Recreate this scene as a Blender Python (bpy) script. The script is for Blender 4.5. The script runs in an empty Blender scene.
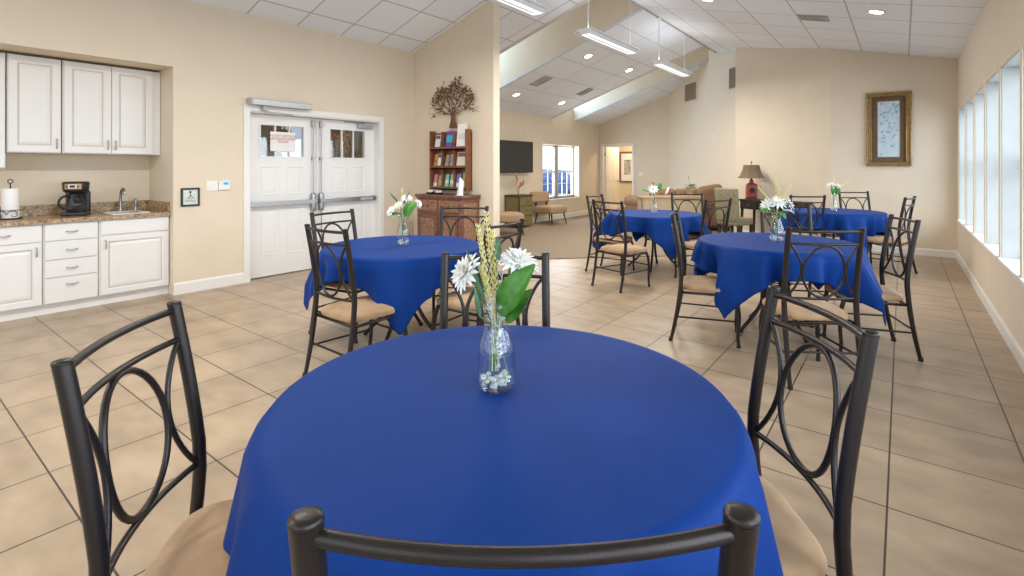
import bpy, math, random
from mathutils import Vector, Matrix
random.seed(7)
PI = math.pi
scn = bpy.context.scene
col = scn.collection

# ------------------------------------------------------------------ materials
MATS = {}
def nodes_of(name):
    m = bpy.data.materials.new(name); m.use_nodes = True
    nt = m.node_tree; b = nt.nodes.get('Principled BSDF')
    MATS[name] = m
    return m, nt, b
def setp(b, **k):
    for n, v in k.items():
        n = {'rough': 'Roughness', 'metal': 'Metallic', 'spec': 'Specular IOR Level', 'trans': 'Transmission Weight', 'ior': 'IOR',
             'sheen': 'Sheen Weight', 'sheenr': 'Sheen Roughness', 'coat': 'Coat Weight', 'alpha': 'Alpha', 'sss': 'Subsurface Weight'}[n]
        b.inputs[n].default_value = v
def noise_node(nt, scale, detail=3, rough=.5, obj=True, stretch=None):
    tc = nt.nodes.new('ShaderNodeTexCoord'); n = nt.nodes.new('ShaderNodeTexNoise')
    n.inputs['Scale'].default_value = scale; n.inputs['Detail'].default_value = detail; n.inputs['Roughness'].default_value = rough
    src = tc.outputs['Object']
    if stretch:
        mp = nt.nodes.new('ShaderNodeMapping'); mp.inputs['Scale'].default_value = stretch
        nt.links.new(src, mp.inputs['Vector']); src = mp.outputs['Vector']
    nt.links.new(src, n.inputs['Vector'])
    return n
def ramp(nt, fac, stops):
    r = nt.nodes.new('ShaderNodeValToRGB'); e = r.color_ramp.elements
    while len(e) < len(stops): e.new(.5)
    for i, (p, c) in enumerate(stops):
        e[i].position = p; e[i].color = (*c, 1)
    nt.links.new(fac, r.inputs['Fac']); return r
def bump(nt, b, fac, strength, dist=.01):
    bn = nt.nodes.new('ShaderNodeBump'); bn.inputs['Strength'].default_value = strength; bn.inputs['Distance'].default_value = dist
    nt.links.new(fac, bn.inputs['Height']); nt.links.new(bn.outputs['Normal'], b.inputs['Normal'])
def mat(name, c, rough=.5, var=.06, scale=12, bmp=0, bdist=.004, stretch=None, detail=3, **k):
    m, nt, b = nodes_of(name); setp(b, rough=rough, **k)
    n = noise_node(nt, scale, detail, stretch=stretch)
    lo = tuple(max(0, x*(1-var)) for x in c); hi = tuple(min(1, x*(1+var)) for x in c)
    r = ramp(nt, n.outputs['Fac'], [(.3, lo), (.7, hi)])
    nt.links.new(r.outputs['Color'], b.inputs['Base Color'])
    if bmp: bump(nt, b, n.outputs['Fac'], bmp, bdist)
    return m
def emit(name, c, s):
    m, nt, b = nodes_of(name)
    b.inputs['Base Color'].default_value = (*c, 1); b.inputs['Emission Color'].default_value = (*c, 1); b.inputs['Emission Strength'].default_value = s
    return m
def glass(name, c=(1, 1, 1), rough=0.0, ior=1.45):
    m, nt, b = nodes_of(name); b.inputs['Base Color'].default_value = (*c, 1); setp(b, rough=rough, trans=1.0, ior=ior); return m
def pane(name, tint=(1, 1, 1), refl=.08):
    m, nt, b = nodes_of(name); nt.nodes.remove(b)
    t = nt.nodes.new('ShaderNodeBsdfTransparent'); t.inputs['Color'].default_value = (*tint, 1)
    g = nt.nodes.new('ShaderNodeBsdfGlossy'); g.inputs['Roughness'].default_value = .02
    mx = nt.nodes.new('ShaderNodeMixShader'); mx.inputs['Fac'].default_value = refl
    nt.links.new(t.outputs[0], mx.inputs[1]); nt.links.new(g.outputs[0], mx.inputs[2])
    nt.links.new(mx.outputs[0], nt.nodes['Material Output'].inputs['Surface']); return m
def grid_mat(name, c1, c2, mortar, w, h, msize, ox, oy, rough=.5, var=None, bmp=.3, msmooth=.1, nscale=3, fine=None, stretch=None):
    m, nt, b = nodes_of(name); setp(b, rough=rough)
    g = nt.nodes.new('ShaderNodeNewGeometry'); mp = nt.nodes.new('ShaderNodeMapping'); mp.inputs['Location'].default_value = (-ox, -oy, 0)
    cx = nt.nodes.new('ShaderNodeSeparateXYZ'); cb = nt.nodes.new('ShaderNodeCombineXYZ')
    nt.links.new(g.outputs['Position'], mp.inputs['Vector']); nt.links.new(mp.outputs[0], cx.inputs[0])
    nt.links.new(cx.outputs['X'], cb.inputs['X']); nt.links.new(cx.outputs['Y'], cb.inputs['Y'])
    br = nt.nodes.new('ShaderNodeTexBrick'); br.offset = 0; br.squash = 1
    br.inputs['Scale'].default_value = 1; br.inputs['Brick Width'].default_value = w; br.inputs['Row Height'].default_value = h
    br.inputs['Mortar Size'].default_value = msize; br.inputs['Mortar Smooth'].default_value = msmooth
    br.inputs['Color1'].default_value = (*c1, 1); br.inputs['Color2'].default_value = (*c2, 1); br.inputs['Mortar'].default_value = (*mortar, 1)
    nt.links.new(cb.outputs[0], br.inputs['Vector'])
    n = nt.nodes.new('ShaderNodeTexNoise'); n.inputs['Scale'].default_value = nscale; n.inputs['Detail'].default_value = 6
    if stretch:
        ms = nt.nodes.new('ShaderNodeMapping'); ms.inputs['Scale'].default_value = stretch
        nt.links.new(g.outputs['Position'], ms.inputs['Vector']); nt.links.new(ms.outputs[0], n.inputs['Vector'])
    else: nt.links.new(g.outputs['Position'], n.inputs['Vector'])
    r = ramp(nt, n.outputs['Fac'], [(.3, (1-(var or .1),)*3), (.7, (1, 1, 1))])
    mx = nt.nodes.new('ShaderNodeMix'); mx.data_type = 'RGBA'; mx.blend_type = 'MULTIPLY'; mx.inputs['Factor'].default_value = 1
    nt.links.new(br.outputs['Color'], mx.inputs['A']); nt.links.new(r.outputs['Color'], mx.inputs['B'])
    nt.links.new(mx.outputs['Result'], b.inputs['Base Color'])
    inv = nt.nodes.new('ShaderNodeMath'); inv.operation = 'SUBTRACT'; inv.inputs[0].default_value = 1
    nt.links.new(br.outputs['Fac'], inv.inputs[1]); bump(nt, b, inv.outputs[0], bmp, .003)
    return m

WALL = mat('cream_wall_paint', (.73, .625, .485), .75, .02, 3, .04, .002)
TILE = grid_mat('beige_floor_tile', (.49, .362, .245), (.43, .318, .213), (.07, .05, .04), .51, .51, .004, -.05-.51*20, .568-.51*20, .36, .32, .5, .1, 3.0, stretch=(1.0, 1.7, 1))
CARPET = mat('taupe_loop_carpet', (.25, .19, .13), .95, .3, 160, .5, .006)
CEILK = grid_mat('ceiling_tile_near', (.86, .91, .97), (.83, .88, .94), (.50, .52, .55), .63, .65, .011, -6.01-.63*10, 2.97-.65*14, .9, .05, .3, .1, 60)
CEILL = grid_mat('ceiling_tile_lounge', (.86, .91, .97), (.83, .88, .94), (.55, .57, .60), .60, 1.22, .008, -5.70-.6*10, 8.03, .9, .05, .3, .1, 60)
CEILR = grid_mat('ceiling_tile_right', (.87, .90, .94), (.84, .87, .91), (.48, .48, .48), .62, .79, .009, .08-.62*12, 7.98-.79*20, .9, .06, .3, .1, 60)
WHITE = mat('white_trim_paint', (.80, .78, .74), .4, .01, 5)
CABW = mat('white_cabinet_paint', (.78, .76, .73), .38, .012, 5)
CABG = mat('cabinet_groove_tone', (.55, .49, .42), .5, .05, 8)  # darker tone along the door panel grooves
DOORW = mat('white_door_paint', (.80, .79, .77), .4, .01, 5)
BLUE = None
def blue_cloth():
    m, nt, b = nodes_of('royal_blue_cloth'); setp(b, rough=.6, spec=.10, sheen=.04, sheenr=.4)
    b.inputs['Sheen Tint'].default_value = (.45, .5, .9, 1)
    n = noise_node(nt, 3.5, 5, .6)
    r = ramp(nt, n.outputs['Fac'], [(.3, (.0025, .030, .17)), (.7, (.0034, .037, .205))]); nt.links.new(r.outputs['Color'], b.inputs['Base Color'])
    n2 = noise_node(nt, 420, 1); bump(nt, b, n2.outputs['Fac'], .12, .001)
    return m
BLUE = blue_cloth()
BRONZE = mat('dark_bronze_metal', (.036, .029, .026), .34, .12, 350, .35, .0008, metal=.6, spec=.5)
SUEDE = mat('tan_suede', (.40, .25, .135), .9, .16, 9, .15, .003, sheen=.08)
CHROME = mat('brushed_chrome', (.36, .35, .34), .32, .04, 30, metal=1.0)
ALU = mat('satin_aluminium', (.42, .43, .44), .4, .03, 30, metal=.7)
NICKEL = mat('nickel_pull', (.45, .42, .38), .3, .05, 30, metal=1.0)
BLACK = mat('black_plastic', (.012, .012, .013), .3, .1, 20)
DARKM = mat('dark_iron', (.025, .02, .018), .45, .1, 40, metal=.5)
WOODR = mat('carved_red_brown_wood', (.18, .075, .045), .5, .30, 9, .2, .003, stretch=(1, 1, 4))
WOODC = mat('carved_panel_wood', (.27, .135, .075), .6, .55, 38, .7, .008, detail=5)
WOODK = mat('rack_brown_wood', (.20, .075, .03), .45, .3, 10, stretch=(1, 1, 6))
WOODD = mat('black_stained_wood', (.02, .015, .013), .4, .2, 12)
GRANITE = None
def granite():
    m, nt, b = nodes_of('speckled_granite'); setp(b, rough=.22)
    tc = nt.nodes.new('ShaderNodeTexCoord'); v = nt.nodes.new('ShaderNodeTexVoronoi'); v.inputs['Scale'].default_value = 75
    n = nt.nodes.new('ShaderNodeTexNoise'); n.inputs['Scale'].default_value = 22; n.inputs['Detail'].default_value = 6
    nt.links.new(tc.outputs['Object'], v.inputs['Vector']); nt.links.new(tc.outputs['Object'], n.inputs['Vector'])
    a = ramp(nt, v.outputs['Color'], [(.1, (.16, .10, .055)), (.4, (.42, .27, .13)), (.7, (.52, .36, .20)), (.95, (.66, .54, .38))])
    c = ramp(nt, n.outputs['Fac'], [(.36, (.5, .42, .36)), (.6, (1, 1, 1))])
    mx = nt.nodes.new('ShaderNodeMix'); mx.data_type = 'RGBA'; mx.blend_type = 'MULTIPLY'; mx.inputs['Factor'].default_value = .8
    nt.links.new(a.outputs['Color'], mx.inputs['A']); nt.links.new(c.outputs['Color'], mx.inputs['B']); nt.links.new(mx.outputs['Result'], b.inputs['Base Color'])
    return m
GRANITE = granite()
PAPER = mat('white_paper', (.82, .81, .78), .8, .02, 10)
TOWEL = mat('paper_towel', (.85, .84, .81), .9, .03, 60, .3, .003)
def thin_glass(name, tint, edge, refr):
    # thin-walled glass: mostly straight-through, mirror-like towards the silhouette, a little refraction
    m, nt, b = nodes_of(name); b.inputs['Base Color'].default_value = (1, 1, 1, 1); setp(b, rough=0, trans=1.0, ior=1.35)
    t = nt.nodes.new('ShaderNodeBsdfTransparent'); t.inputs['Color'].default_value = (*tint, 1)
    g = nt.nodes.new('ShaderNodeBsdfGlossy'); g.inputs['Roughness'].default_value = .03
    lw0 = nt.nodes.new('ShaderNodeLayerWeight'); lw0.inputs['Blend'].default_value = .5
    lw1 = nt.nodes.new('ShaderNodeMath'); lw1.operation = 'POWER'; lw1.inputs[1].default_value = 3.0; nt.links.new(lw0.outputs['Facing'], lw1.inputs[0])
    lw = nt.nodes.new('ShaderNodeMath'); lw.operation = 'MULTIPLY_ADD'; lw.inputs[1].default_value = edge; lw.inputs[2].default_value = .05; nt.links.new(lw1.outputs[0], lw.inputs[0])
    mx = nt.nodes.new('ShaderNodeMixShader'); nt.links.new(lw.outputs[0], mx.inputs['Fac']); nt.links.new(t.outputs[0], mx.inputs[1]); nt.links.new(g.outputs[0], mx.inputs[2])
    m2 = nt.nodes.new('ShaderNodeMixShader'); m2.inputs['Fac'].default_value = refr; nt.links.new(mx.outputs[0], m2.inputs[1]); nt.links.new(b.outputs[0], m2.inputs[2])
    nt.links.new(m2.outputs[0], nt.nodes['Material Output'].inputs['Surface']); return m
GLASS = thin_glass('clear_glass', (.99, .995, .995), .45, .0)
BEAD = mat('glass_gem', (.70, .74, .68), .08, .35, 90, coat=.8, alpha=.6)
PANE = pane('window_pane', (.97, .98, 1), .07)
DIML = emit('downlight_glow', (1, .86, .66), 28)
FLUO = emit('fluorescent_glow', (.90, .96, 1), .7)
FIXW = mat('white_enamel_fixture', (.86, .89, .92), .35, .01, 5)
TVS = mat('tv_screen', (.022, .022, .026), .3, .1, 4)
LEAF = mat('green_leaf', (.06, .22, .025), .45, .3, 40, spec=.4)
LEAFG = mat('grey_green_leaf', (.10, .20, .10), .6, .3, 40)
DUSTY = mat('silver_dusty_foliage', (.62, .68, .62), .8, .15, 60)
PETAL = mat('white_petal', (.93, .92, .88), .6, .06, 40, sss=.1)
YEL = mat('pale_yellow_wheat', (.86, .76, .34), .7, .25, 80)
YELC = mat('yellow_flower_centre', (.60, .55, .08), .7, .3, 80)
DCENT = mat('dark_flower_centre', (.10, .03, .02), .7, .3, 80)
STEM = mat('green_stem', (.13, .26, .07), .5, .2, 40)
GOLD = mat('antique_gold_frame', (.30, .19, .075), .38, .3, 26, .2, .003, metal=.75)
MATT = mat('brown_picture_mat', (.14, .085, .05), .8, .15, 20)
SOFA = mat('brown_sofa_fabric', (.25, .145, .075), .9, .15, 30, .2, .003)
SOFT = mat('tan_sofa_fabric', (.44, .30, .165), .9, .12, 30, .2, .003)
TANF = mat('tan_chair_fabric', (.43, .29, .18), .9, .14, 60, .25, .003)
GREENF = mat('sage_brocade_fabric', (.24, .215, .14), .8, .35, 45, .3, .004, detail=5)
OLIVE = mat('olive_painted_wood', (.19, .16, .06), .6, .35, 30)
OLIVED = mat('dark_brown_edge', (.08, .05, .025), .5, .2, 20)
REDC = mat('red_ceramic', (.25, .035, .018), .3, .35, 20)
SHADE = mat('tan_lamp_shade', (.19, .125, .075), .9, .05, 60)
CARB = mat('blue_car_paint', (.05, .14, .38), .25, .05, 4)
BRICK = mat('pale_building_wall', (.38, .40, .44), .8, .05, 4)
ASPH = mat('grey_asphalt', (.22, .22, .23), .9, .2, 20)
HALLW = mat('hall_wall_paint', (.72, .60, .38), .75, .02, 4)
GREY = mat('grey_plastic', (.42, .42, .41), .5, .05, 20)
DRIED = mat('dried_orange_leaf', (.42, .17, .04), .7, .4, 30)
RUSTL = mat('rusty_metal_leaf', (.17, .075, .035), .55, .5, 60, metal=.35)
LCD = emit('blue_lcd', (.03, .25, .75), .6)
TERRA = mat('pale_terracotta', (.52, .36, .24), .8, .15, 20)
def colm(name, c, rough=.6): return mat(name, c, rough, .18, 60)

# ------------------------------------------------------------------ mesh builder
class MB:
    def __init__(s): s.v = []; s.f = []; s.sm = []; s.mi = []
    def add(s, vs, fs, smooth=False, mi=0):
        o = len(s.v); s.v += [tuple(v) for v in vs]
        for f in fs: s.f.append([o+i for i in f]); s.sm.append(smooth); s.mi.append(mi)
        return s
    def box(s, x0, x1, y0, y1, z0, z1, mi=0):
        vs = [(x, y, z) for x in (x0, x1) for y in (y0, y1) for z in (z0, z1)]
        return s.add(vs, [(0, 1, 3, 2), (4, 6, 7, 5), (0, 4, 5, 1), (2, 3, 7, 6), (0, 2, 6, 4), (1, 5, 7, 3)], False, mi)
    def rbox(s, x0, x1, y0, y1, z0, z1, r=.02, seg=4, puff=0.0, mi=0):
        # rounded cushion: superellipsoid style box
        cx, cy, cz = (x0+x1)/2, (y0+y1)/2, (z0+z1)/2; hx, hy, hz = (x1-x0)/2, (y1-y0)/2, (z1-z0)/2
        r = min(r, hx, hy, hz); N = 6
        def coords(h):
            a = [-h + r*(1-math.cos(i*PI/2/seg)) for i in range(seg+1)]
            mid = [-h+r+(2*(h-r))*i/N for i in range(1, N)]
            return a+mid+[-q for q in reversed(a)]
        X, Y, Z = coords(hx), coords(hy), coords(hz)
        def P(x, y, z):
            ix = max(-hx+r, min(hx-r, x)); iy = max(-hy+r, min(hy-r, y)); iz = max(-hz+r, min(hz-r, z))
            d = Vector((x-ix, y-iy, z-iz))
            if d.length > 1e-9: d = d.normalized()*r
            q = Vector((ix, iy, iz))+d
            if puff:
                q.z += puff*(1-(q.x/hx)**2)*(1-(q.y/hy)**2)*(1 if q.z > 0 else -.2)
            return (cx+q.x, cy+q.y, cz+q.z)
        def face(A, B, fn, flip):
            vs = [fn(a, b) for a in A for b in B]; n = len(B); fs = []
            for i in range(len(A)-1):
                for j in range(n-1):
                    q = (i*n+j, (i+1)*n+j, (i+1)*n+j+1, i*n+j+1); fs.append(q[::-1] if flip else q)
            s.add(vs, fs, True, mi)
        face(X, Y, lambda a, b: P(a, b, hz), False); face(X, Y, lambda a, b: P(a, b, -hz), True)
        face(X, Z, lambda a, b: P(a, -hy, b), False); face(X, Z, lambda a, b: P(a, hy, b), True)
        face(Y, Z, lambda a, b: P(hx, a, b), False); face(Y, Z, lambda a, b: P(-hx, a, b), True)
        return s
    def tube(s, pts, r, seg=10, closed=False, caps=True, mi=0, flat=1.0):
        pts = [Vector(p) for p in pts]; n = len(pts)
        rr = r if isinstance(r, (list, tuple)) else [r]*n
        T = []
        for i in range(n):
            if closed: t = pts[(i+1) % n]-pts[i-1]
            else: t = pts[min(i+1, n-1)]-pts[max(i-1, 0)]
            T.append(t.normalized())
        up = Vector((0, 0, 1)) if abs(T[0].z) < .9 else Vector((1, 0, 0))
        N = (up-T[0]*up.dot(T[0])).normalized(); vs = []
        for i in range(n):
            N = (N-T[i]*N.dot(T[i])); N = N.normalized() if N.length > 1e-6 else T[i].orthogonal().normalized()
            B = T[i].cross(N)
            for k in range(seg):
                a = 2*PI*k/seg; vs.append(pts[i]+(N*math.cos(a)*flat+B*math.sin(a))*rr[i])
        fs = []
        for i in range(n if closed else n-1):
            j = (i+1) % n
            for k in range(seg): fs.append((i*seg+k, i*seg+(k+1) % seg, j*seg+(k+1) % seg, j*seg+k))
        s.add(vs, fs, True, mi)
        if caps and not closed:
            s.add(vs[:seg], [tuple(range(seg))[::-1]], False, mi); s.add(vs[-seg:], [tuple(range(seg))], False, mi)
        return s
    def lathe(s, prof, c=(0, 0, 0), seg=24, mi=0, smooth=True, capb=True, capt=True):
        vs = [(c[0]+r*math.cos(2*PI*k/seg), c[1]+r*math.sin(2*PI*k/seg), c[2]+z) for r, z in prof for k in range(seg)]
        fs = [(i*seg+k, i*seg+(k+1) % seg, (i+1)*seg+(k+1) % seg, (i+1)*seg+k) for i in range(len(prof)-1) for k in range(seg)]
        s.add(vs, fs, smooth, mi)
        if capb: s.add(vs[:seg], [tuple(range(seg))[::-1]], False, mi)
        if capt: s.add(vs[-seg:], [tuple(range(seg))], False, mi)
        return s
    def blob(s, c, rx, ry, rz, seg=10, rings=6, mi=0):
        vs = []; 
        for i in range(rings+1):
            a = PI*i/rings
            for k in range(seg): vs.append((c[0]+rx*math.sin(a)*math.cos(2*PI*k/seg), c[1]+ry*math.sin(a)*math.sin(2*PI*k/seg), c[2]-rz*math.cos(a)))
        return s.add(vs, [(i*seg+k, i*seg+(k+1) % seg, (i+1)*seg+(k+1) % seg, (i+1)*seg+k) for i in range(rings) for k in range(seg)], True, mi)
    def prism(s, poly, z0, z1, mi=0, smooth=False):
        n = len(poly)
        vs = [(x, y, z0) for x, y in poly]+[(x, y, z1) for x, y in poly]
        return s.add(vs, [tuple(range(n))[::-1], tuple(range(n, 2*n))]+[(i, (i+1) % n, n+(i+1) % n, n+i) for i in range(n)], smooth, mi)
    def leaf(s, base, tip, w, up, curl=.15, n=7, mi=0, thick=.0012):
        b, t, up = Vector(base), Vector(tip), Vector(up).normalized(); d = t-b; L = d.length
        side = d.cross(up).normalized(); top = side.cross(d).normalized(); rows = []
        for i in range(n+1):
            f = i/n; ww = w*math.sin(PI*min(1, f*.93+.05))**.8*(1-.35*f)+.0005
            c = b+d*f+top*(curl*L*math.sin(PI*f)*.6)
            rows.append((c-side*ww+top*ww*.25, c, c+side*ww+top*ww*.25))
        vs = [p for r in rows for p in r]; m = len(vs); vs += [p-top*thick for p in vs]
        fs = []
        for i in range(n):
            for j in (0, 1):
                q = (i*3+j, i*3+j+1, (i+1)*3+j+1, (i+1)*3+j); fs.append(q); fs.append(tuple(m+k for k in q[::-1]))
            for j in (0, 2): fs.append((i*3+j, (i+1)*3+j, m+(i+1)*3+j, m+i*3+j))
        return s.add(vs, fs, True, mi)
    def build(s, name, m, parent=None, bevel=0, solid=0, subd=0):
        me = bpy.data.meshes.new(name); me.from_pydata(s.v, [], s.f); me.update()
        me.polygons.foreach_set('use_smooth', s.sm); me.polygons.foreach_set('material_index', s.mi)
        for mm in (m if isinstance(m, (list, tuple)) else [m]): me.materials.append(mm)
        o = bpy.data.objects.new(name, me); col.objects.link(o)
        if parent: o.parent = parent
        if solid:
            d = o.modifiers.new('solid', 'SOLIDIFY'); d.thickness = solid; d.offset = -1
        if bevel:
            d = o.modifiers.new('bevel', 'BEVEL'); d.width = bevel; d.segments = 2; d.limit_method = 'ANGLE'
            d.harden_normals = False
        return o
def tag(o, label=None, cat=None, group=None, kind=None):
    if label: o['label'] = label
    if cat: o['category'] = cat
    if group: o['group'] = group
    if kind: o['kind'] = kind
    return o
def thing(name, label, cat, loc=(0, 0, 0), rz=0, group=None):
    o = bpy.data.objects.new(name, None); col.objects.link(o); o.location = loc; o.rotation_euler = (0, 0, rz)
    o.empty_display_size = .1
    return tag(o, label, cat, group)
def struct(mb, name, m, parent=None, bevel=0, label=None):
    o = mb.build(name, m, parent, bevel)
    if not parent: o['kind'] = 'structure'
    if label: o['label'] = label
    return o
KIDS = {}
def copy_tree(o, parent=None):
    c = o.copy(); col.objects.link(c)
    if parent: c.parent = parent
    for ch in list(o.children): copy_tree(ch, c)
    return c
def bez(p0, p1, p2, p3, n=10):
    P = [Vector(p) for p in (p0, p1, p2, p3)]
    return [P[0]*(1-t)**3+P[1]*3*t*(1-t)**2+P[2]*3*t*t*(1-t)+P[3]*t**3 for t in [i/n for i in range(n+1)]]

# ------------------------------------------------------------------ room shell
XR, XL, XF = .67, -6.33, -7.35        # right wall, kitchen wall, lounge wall
YP, YD, YT = 10.40, 14.0, 5.64        # painting wall, far door wall, tree wall
RX, RZ = -3.40, 4.04                  # ridge
KZ = lambda x: 3.27+.333*(x-XL)
LZ = lambda x: 2.70+.339*(x-XF)
RZf = lambda x: 3.06+.2408*(XR-x)
Y0 = -2.6

struct(MB().box(-7.7, XR, Y0, 14.1, -.12, 0).box(-7.7, -3.0, 14.1, 16.2, -.12, 0), 'floor', TILE)
cp = [(-4.65, 6.15), (-2.0, 8.8), (-2.0, 10.9), (-2.76, 11.27), (-5.2, 13.99), (-7.34, 13.99), (-7.34, 5.79), (-4.66, 5.79)]
struct(MB().prism(cp, .0005, .011), 'floor_carpet', CARPET)

def slab(x0, x1, f, y0, y1, t=.1):
    m = MB(); vs = [(x, y, f(x)+d) for x in (x0, x1) for y in (y0, y1) for d in (0, t)]
    return m.add(vs, [(0, 1, 3, 2), (4, 6, 7, 5), (0, 4, 5, 1), (2, 3, 7, 6), (0, 2, 6, 4), (1, 5, 7, 3)])
struct(slab(-7.6, RX, KZ, Y0, 7.16), 'ceiling_near', CEILK)
struct(slab(-7.6, RX, LZ, 8.05, 11.33), 'ceiling_lounge', CEILL)
struct(slab(-7.6, RX, LZ, 12.47, 14.1), 'ceiling_far', CEILL)
struct(slab(RX, XR+.3, RZf, Y0, 12.6), 'ceiling_right', CEILR)
struct(MB().box(RX-.012, RX+.012, Y0, 12.2, RZ-.022, RZ+.03), 'trim_ridge', GREY)
# light wells cut through the ceiling for the dormers (cheeks, lid, ridge end)
w = MB()
for (ya, yb) in ((7.18, 8.03), (11.35, 12.45)):
    for y0, y1, f in ((ya-.08, ya, KZ if ya < 8 else LZ), (yb, yb+.08, LZ)):
        xe = RX if y0 < 12 else -3.62
        vs = [(x, y, z) for x in (-7.6, xe) for y in (y0, y1) for z in (f(x)-.003, 4.75)]
        w.add(vs, [(0, 1, 3, 2), (4, 6, 7, 5), (0, 4, 5, 1), (2, 3, 7, 6), (0, 2, 6, 4), (1, 5, 7, 3)])
    w.box(RX, RX+.08, ya, yb if yb < 12 else 12.19, RZ, 4.75)
    w.box(-7.6, RX+.08, ya-.08, yb+.08, 4.75, 4.83)
w.box(RX, RX+.06, Y0, 7.18, RZ, 4.26)
struct(w, 'wall_skylight_wells', WALL)
tr = MB()
for y, f in ((7.165, KZ), (8.03, LZ), (11.335, LZ), (12.45, LZ)):
    vs = [(x, yy, f(x)+d) for x in (-7.3, RX if y < 12 else -3.66) for yy in (y-.012, y+.03) for d in (-.012, .028)]
    tr.add(vs, [(0, 1, 3, 2), (4, 6, 7, 5), (0, 4, 5, 1), (2, 3, 7, 6), (0, 2, 6, 4), (1, 5, 7, 3)])
struct(tr, 'trim_ceiling_edges', mat('pale_grey_edge_trim', (.62, .66, .69), .5, .02, 5))

# kitchen wall with niche and double door
wl = MB()
NY0, NY1, NZ, NX = -.9, 2.18, 2.50, -7.05
T = -6.50
wl.box(T, XL, Y0, NY0, 0, 3.6).box(T, XL, NY0, NY1, NZ, 3.6).box(T, XL, NY1, 3.0, 0, 3.6).box(T, XL, 3.0, 4.95, 2.09, 3.6).box(T, XL, 4.95, YT+.02, 0, 3.6)
wl.box(NX-.1, NX, NY0-.1, NY1+.1, 0, NZ+.1).box(NX, T, NY0-.1, NY0, 0, NZ+.1).box(NX, T, NY1, NY1+.1, 0, NZ+.1).box(NX, T, NY0, NY1, NZ, NZ+.1)
struct(wl, 'wall_left', WALL)
wt = MB(); vs = [(x, y, z) for x in (XF-.1, -4.65) for y in (YT, YT+.14) for z in (0, KZ(x)+.05)]
wt.add(vs, [(0, 1, 3, 2), (4, 6, 7, 5), (0, 4, 5, 1), (2, 3, 7, 6), (0, 2, 6, 4), (1, 5, 7, 3)])
struct(wt, 'wall_divider', WALL)
# lounge wall with the paired window
WY0, WY1, WZ0, WZ1 = 10.9, 12.76, .56, 2.0
wf = MB().box(XF-.25, XF, YT+.1, WY0, 0, 3.05).box(XF-.25, XF, WY0, WY1, 0, WZ0).box(XF-.25, XF, WY0, WY1, WZ1, 3.05).box(XF-.25, XF, WY1, YD+.1, 0, 3.05)
for ya, yb in ((7.18, 8.03), (11.35, 12.45)): wf.box(XF-.25, XF-.05, ya-.08, yb+.08, 4.62, 4.83)
struct(wf, 'wall_lounge', WALL)
# far wall with door opening
DX0, DX1 = -7.24, -6.28
wd = MB().box(XF-.25, DX0, YD, YD+.12, 0, 4.4).box(DX0, DX1, YD, YD+.12, 2.04, 4.4).box(DX1, -5.1, YD, YD+.12, 0, 4.4)
struct(wd, 'wall_far', WALL)
def vwall(p, q, t, z0, z1, name, m=WALL):
    p, q = Vector(p), Vector(q); d = (q-p).normalized(); n = Vector((-d.y, d.x))*t
    return struct(MB().prism([tuple(p), tuple(q), tuple(q+n), tuple(p+n)][::-1], z0, z1), name, m)
vwall((-2.60, 11.40), (-5.20, YD), -.12, 0, 4.4, 'wall_diagonal')
vwall((-1.0, YP), (-2.76, 11.27), -.10, 0, 4.4, 'wall_angled')
struct(MB().box(-1.0, XR+.3, YP, YP+.12, 0, 3.9), 'wall_back', WALL)
# hallway behind the far door
struct(MB().box(-8.4, -5.2, 15.8, 15.9, 0, 2.7).box(-5.3, -5.2, 14.12, 15.8, 0, 2.7).box(-8.4, -8.3, 14.12, 15.8, 0, 2.7), 'wall_hallway', HALLW)
struct(MB().box(-8.4, -5.2, 14.12, 15.9, 2.6, 2.7), 'ceiling_hallway', WHITE)
# right wall with its row of deep windows; unseen near ones added for more daylight
LINER = mat('pale_jamb_paint', (.50, .52, .50), .7, .04, 6)
wr = MB(); SZ, HZ, DP = .60, 2.26, .26
edges = [10.13-1.0175*i for i in range(12)]
wr.box(XR, XR+DP, Y0, edges[-1]-.0, 0, 3.6).box(XR, XR+DP, edges[0], YP+.1, 0, 3.6)
wr.box(XR, XR+DP, edges[-1], edges[0], 0, SZ).box(XR, XR+DP, edges[-1], edges[0], HZ, 3.6)
for e in edges[1:-1]: wr.box(XR, XR+DP, e, e+.085, SZ, HZ)
struct(wr, 'wall_right', WALL)
for i in range(11):
    y1 = edges[i]; y0 = edges[i+1]+(.085 if i < 10 else 0)
    wn = struct(MB().box(XR-.02, XR+DP, y0-.012, y1+.012, SZ-.005, SZ+.022), 'window_%d' % (i+1 if i < 8 else i+2), WHITE, bevel=.003)
    wn['label'] = 'white sill'
    fr = MB(); x0, x1 = XR+DP-.07, XR+DP-.01
    fr.box(x0, x1, y0, y0+.05, SZ+.02, HZ).box(x0, x1, y1-.05, y1, SZ+.02, HZ).box(x0, x1, y0, y1, SZ+.02, SZ+.07).box(x0, x1, y0, y1, HZ-.05, HZ).box(x0, x1, y0, y1, 1.42, 1.47)
    fr.build('window_frame', WHITE, wn)
    MB().box(XR+.012, x0, y0-.001, y0+.006, SZ+.022, HZ+.001).box(XR+.012, x0, y1-.006, y1+.001, SZ+.022, HZ+.001).box(XR+.012, x0, y0+.006, y1-.006, HZ-.006, HZ+.001).build('jamb_liner', LINER, wn)
    MB().box(XR+DP-.045, XR+DP-.04, y0+.05, y1-.05, SZ+.07, HZ-.05).build('pane', PANE, wn)

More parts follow.
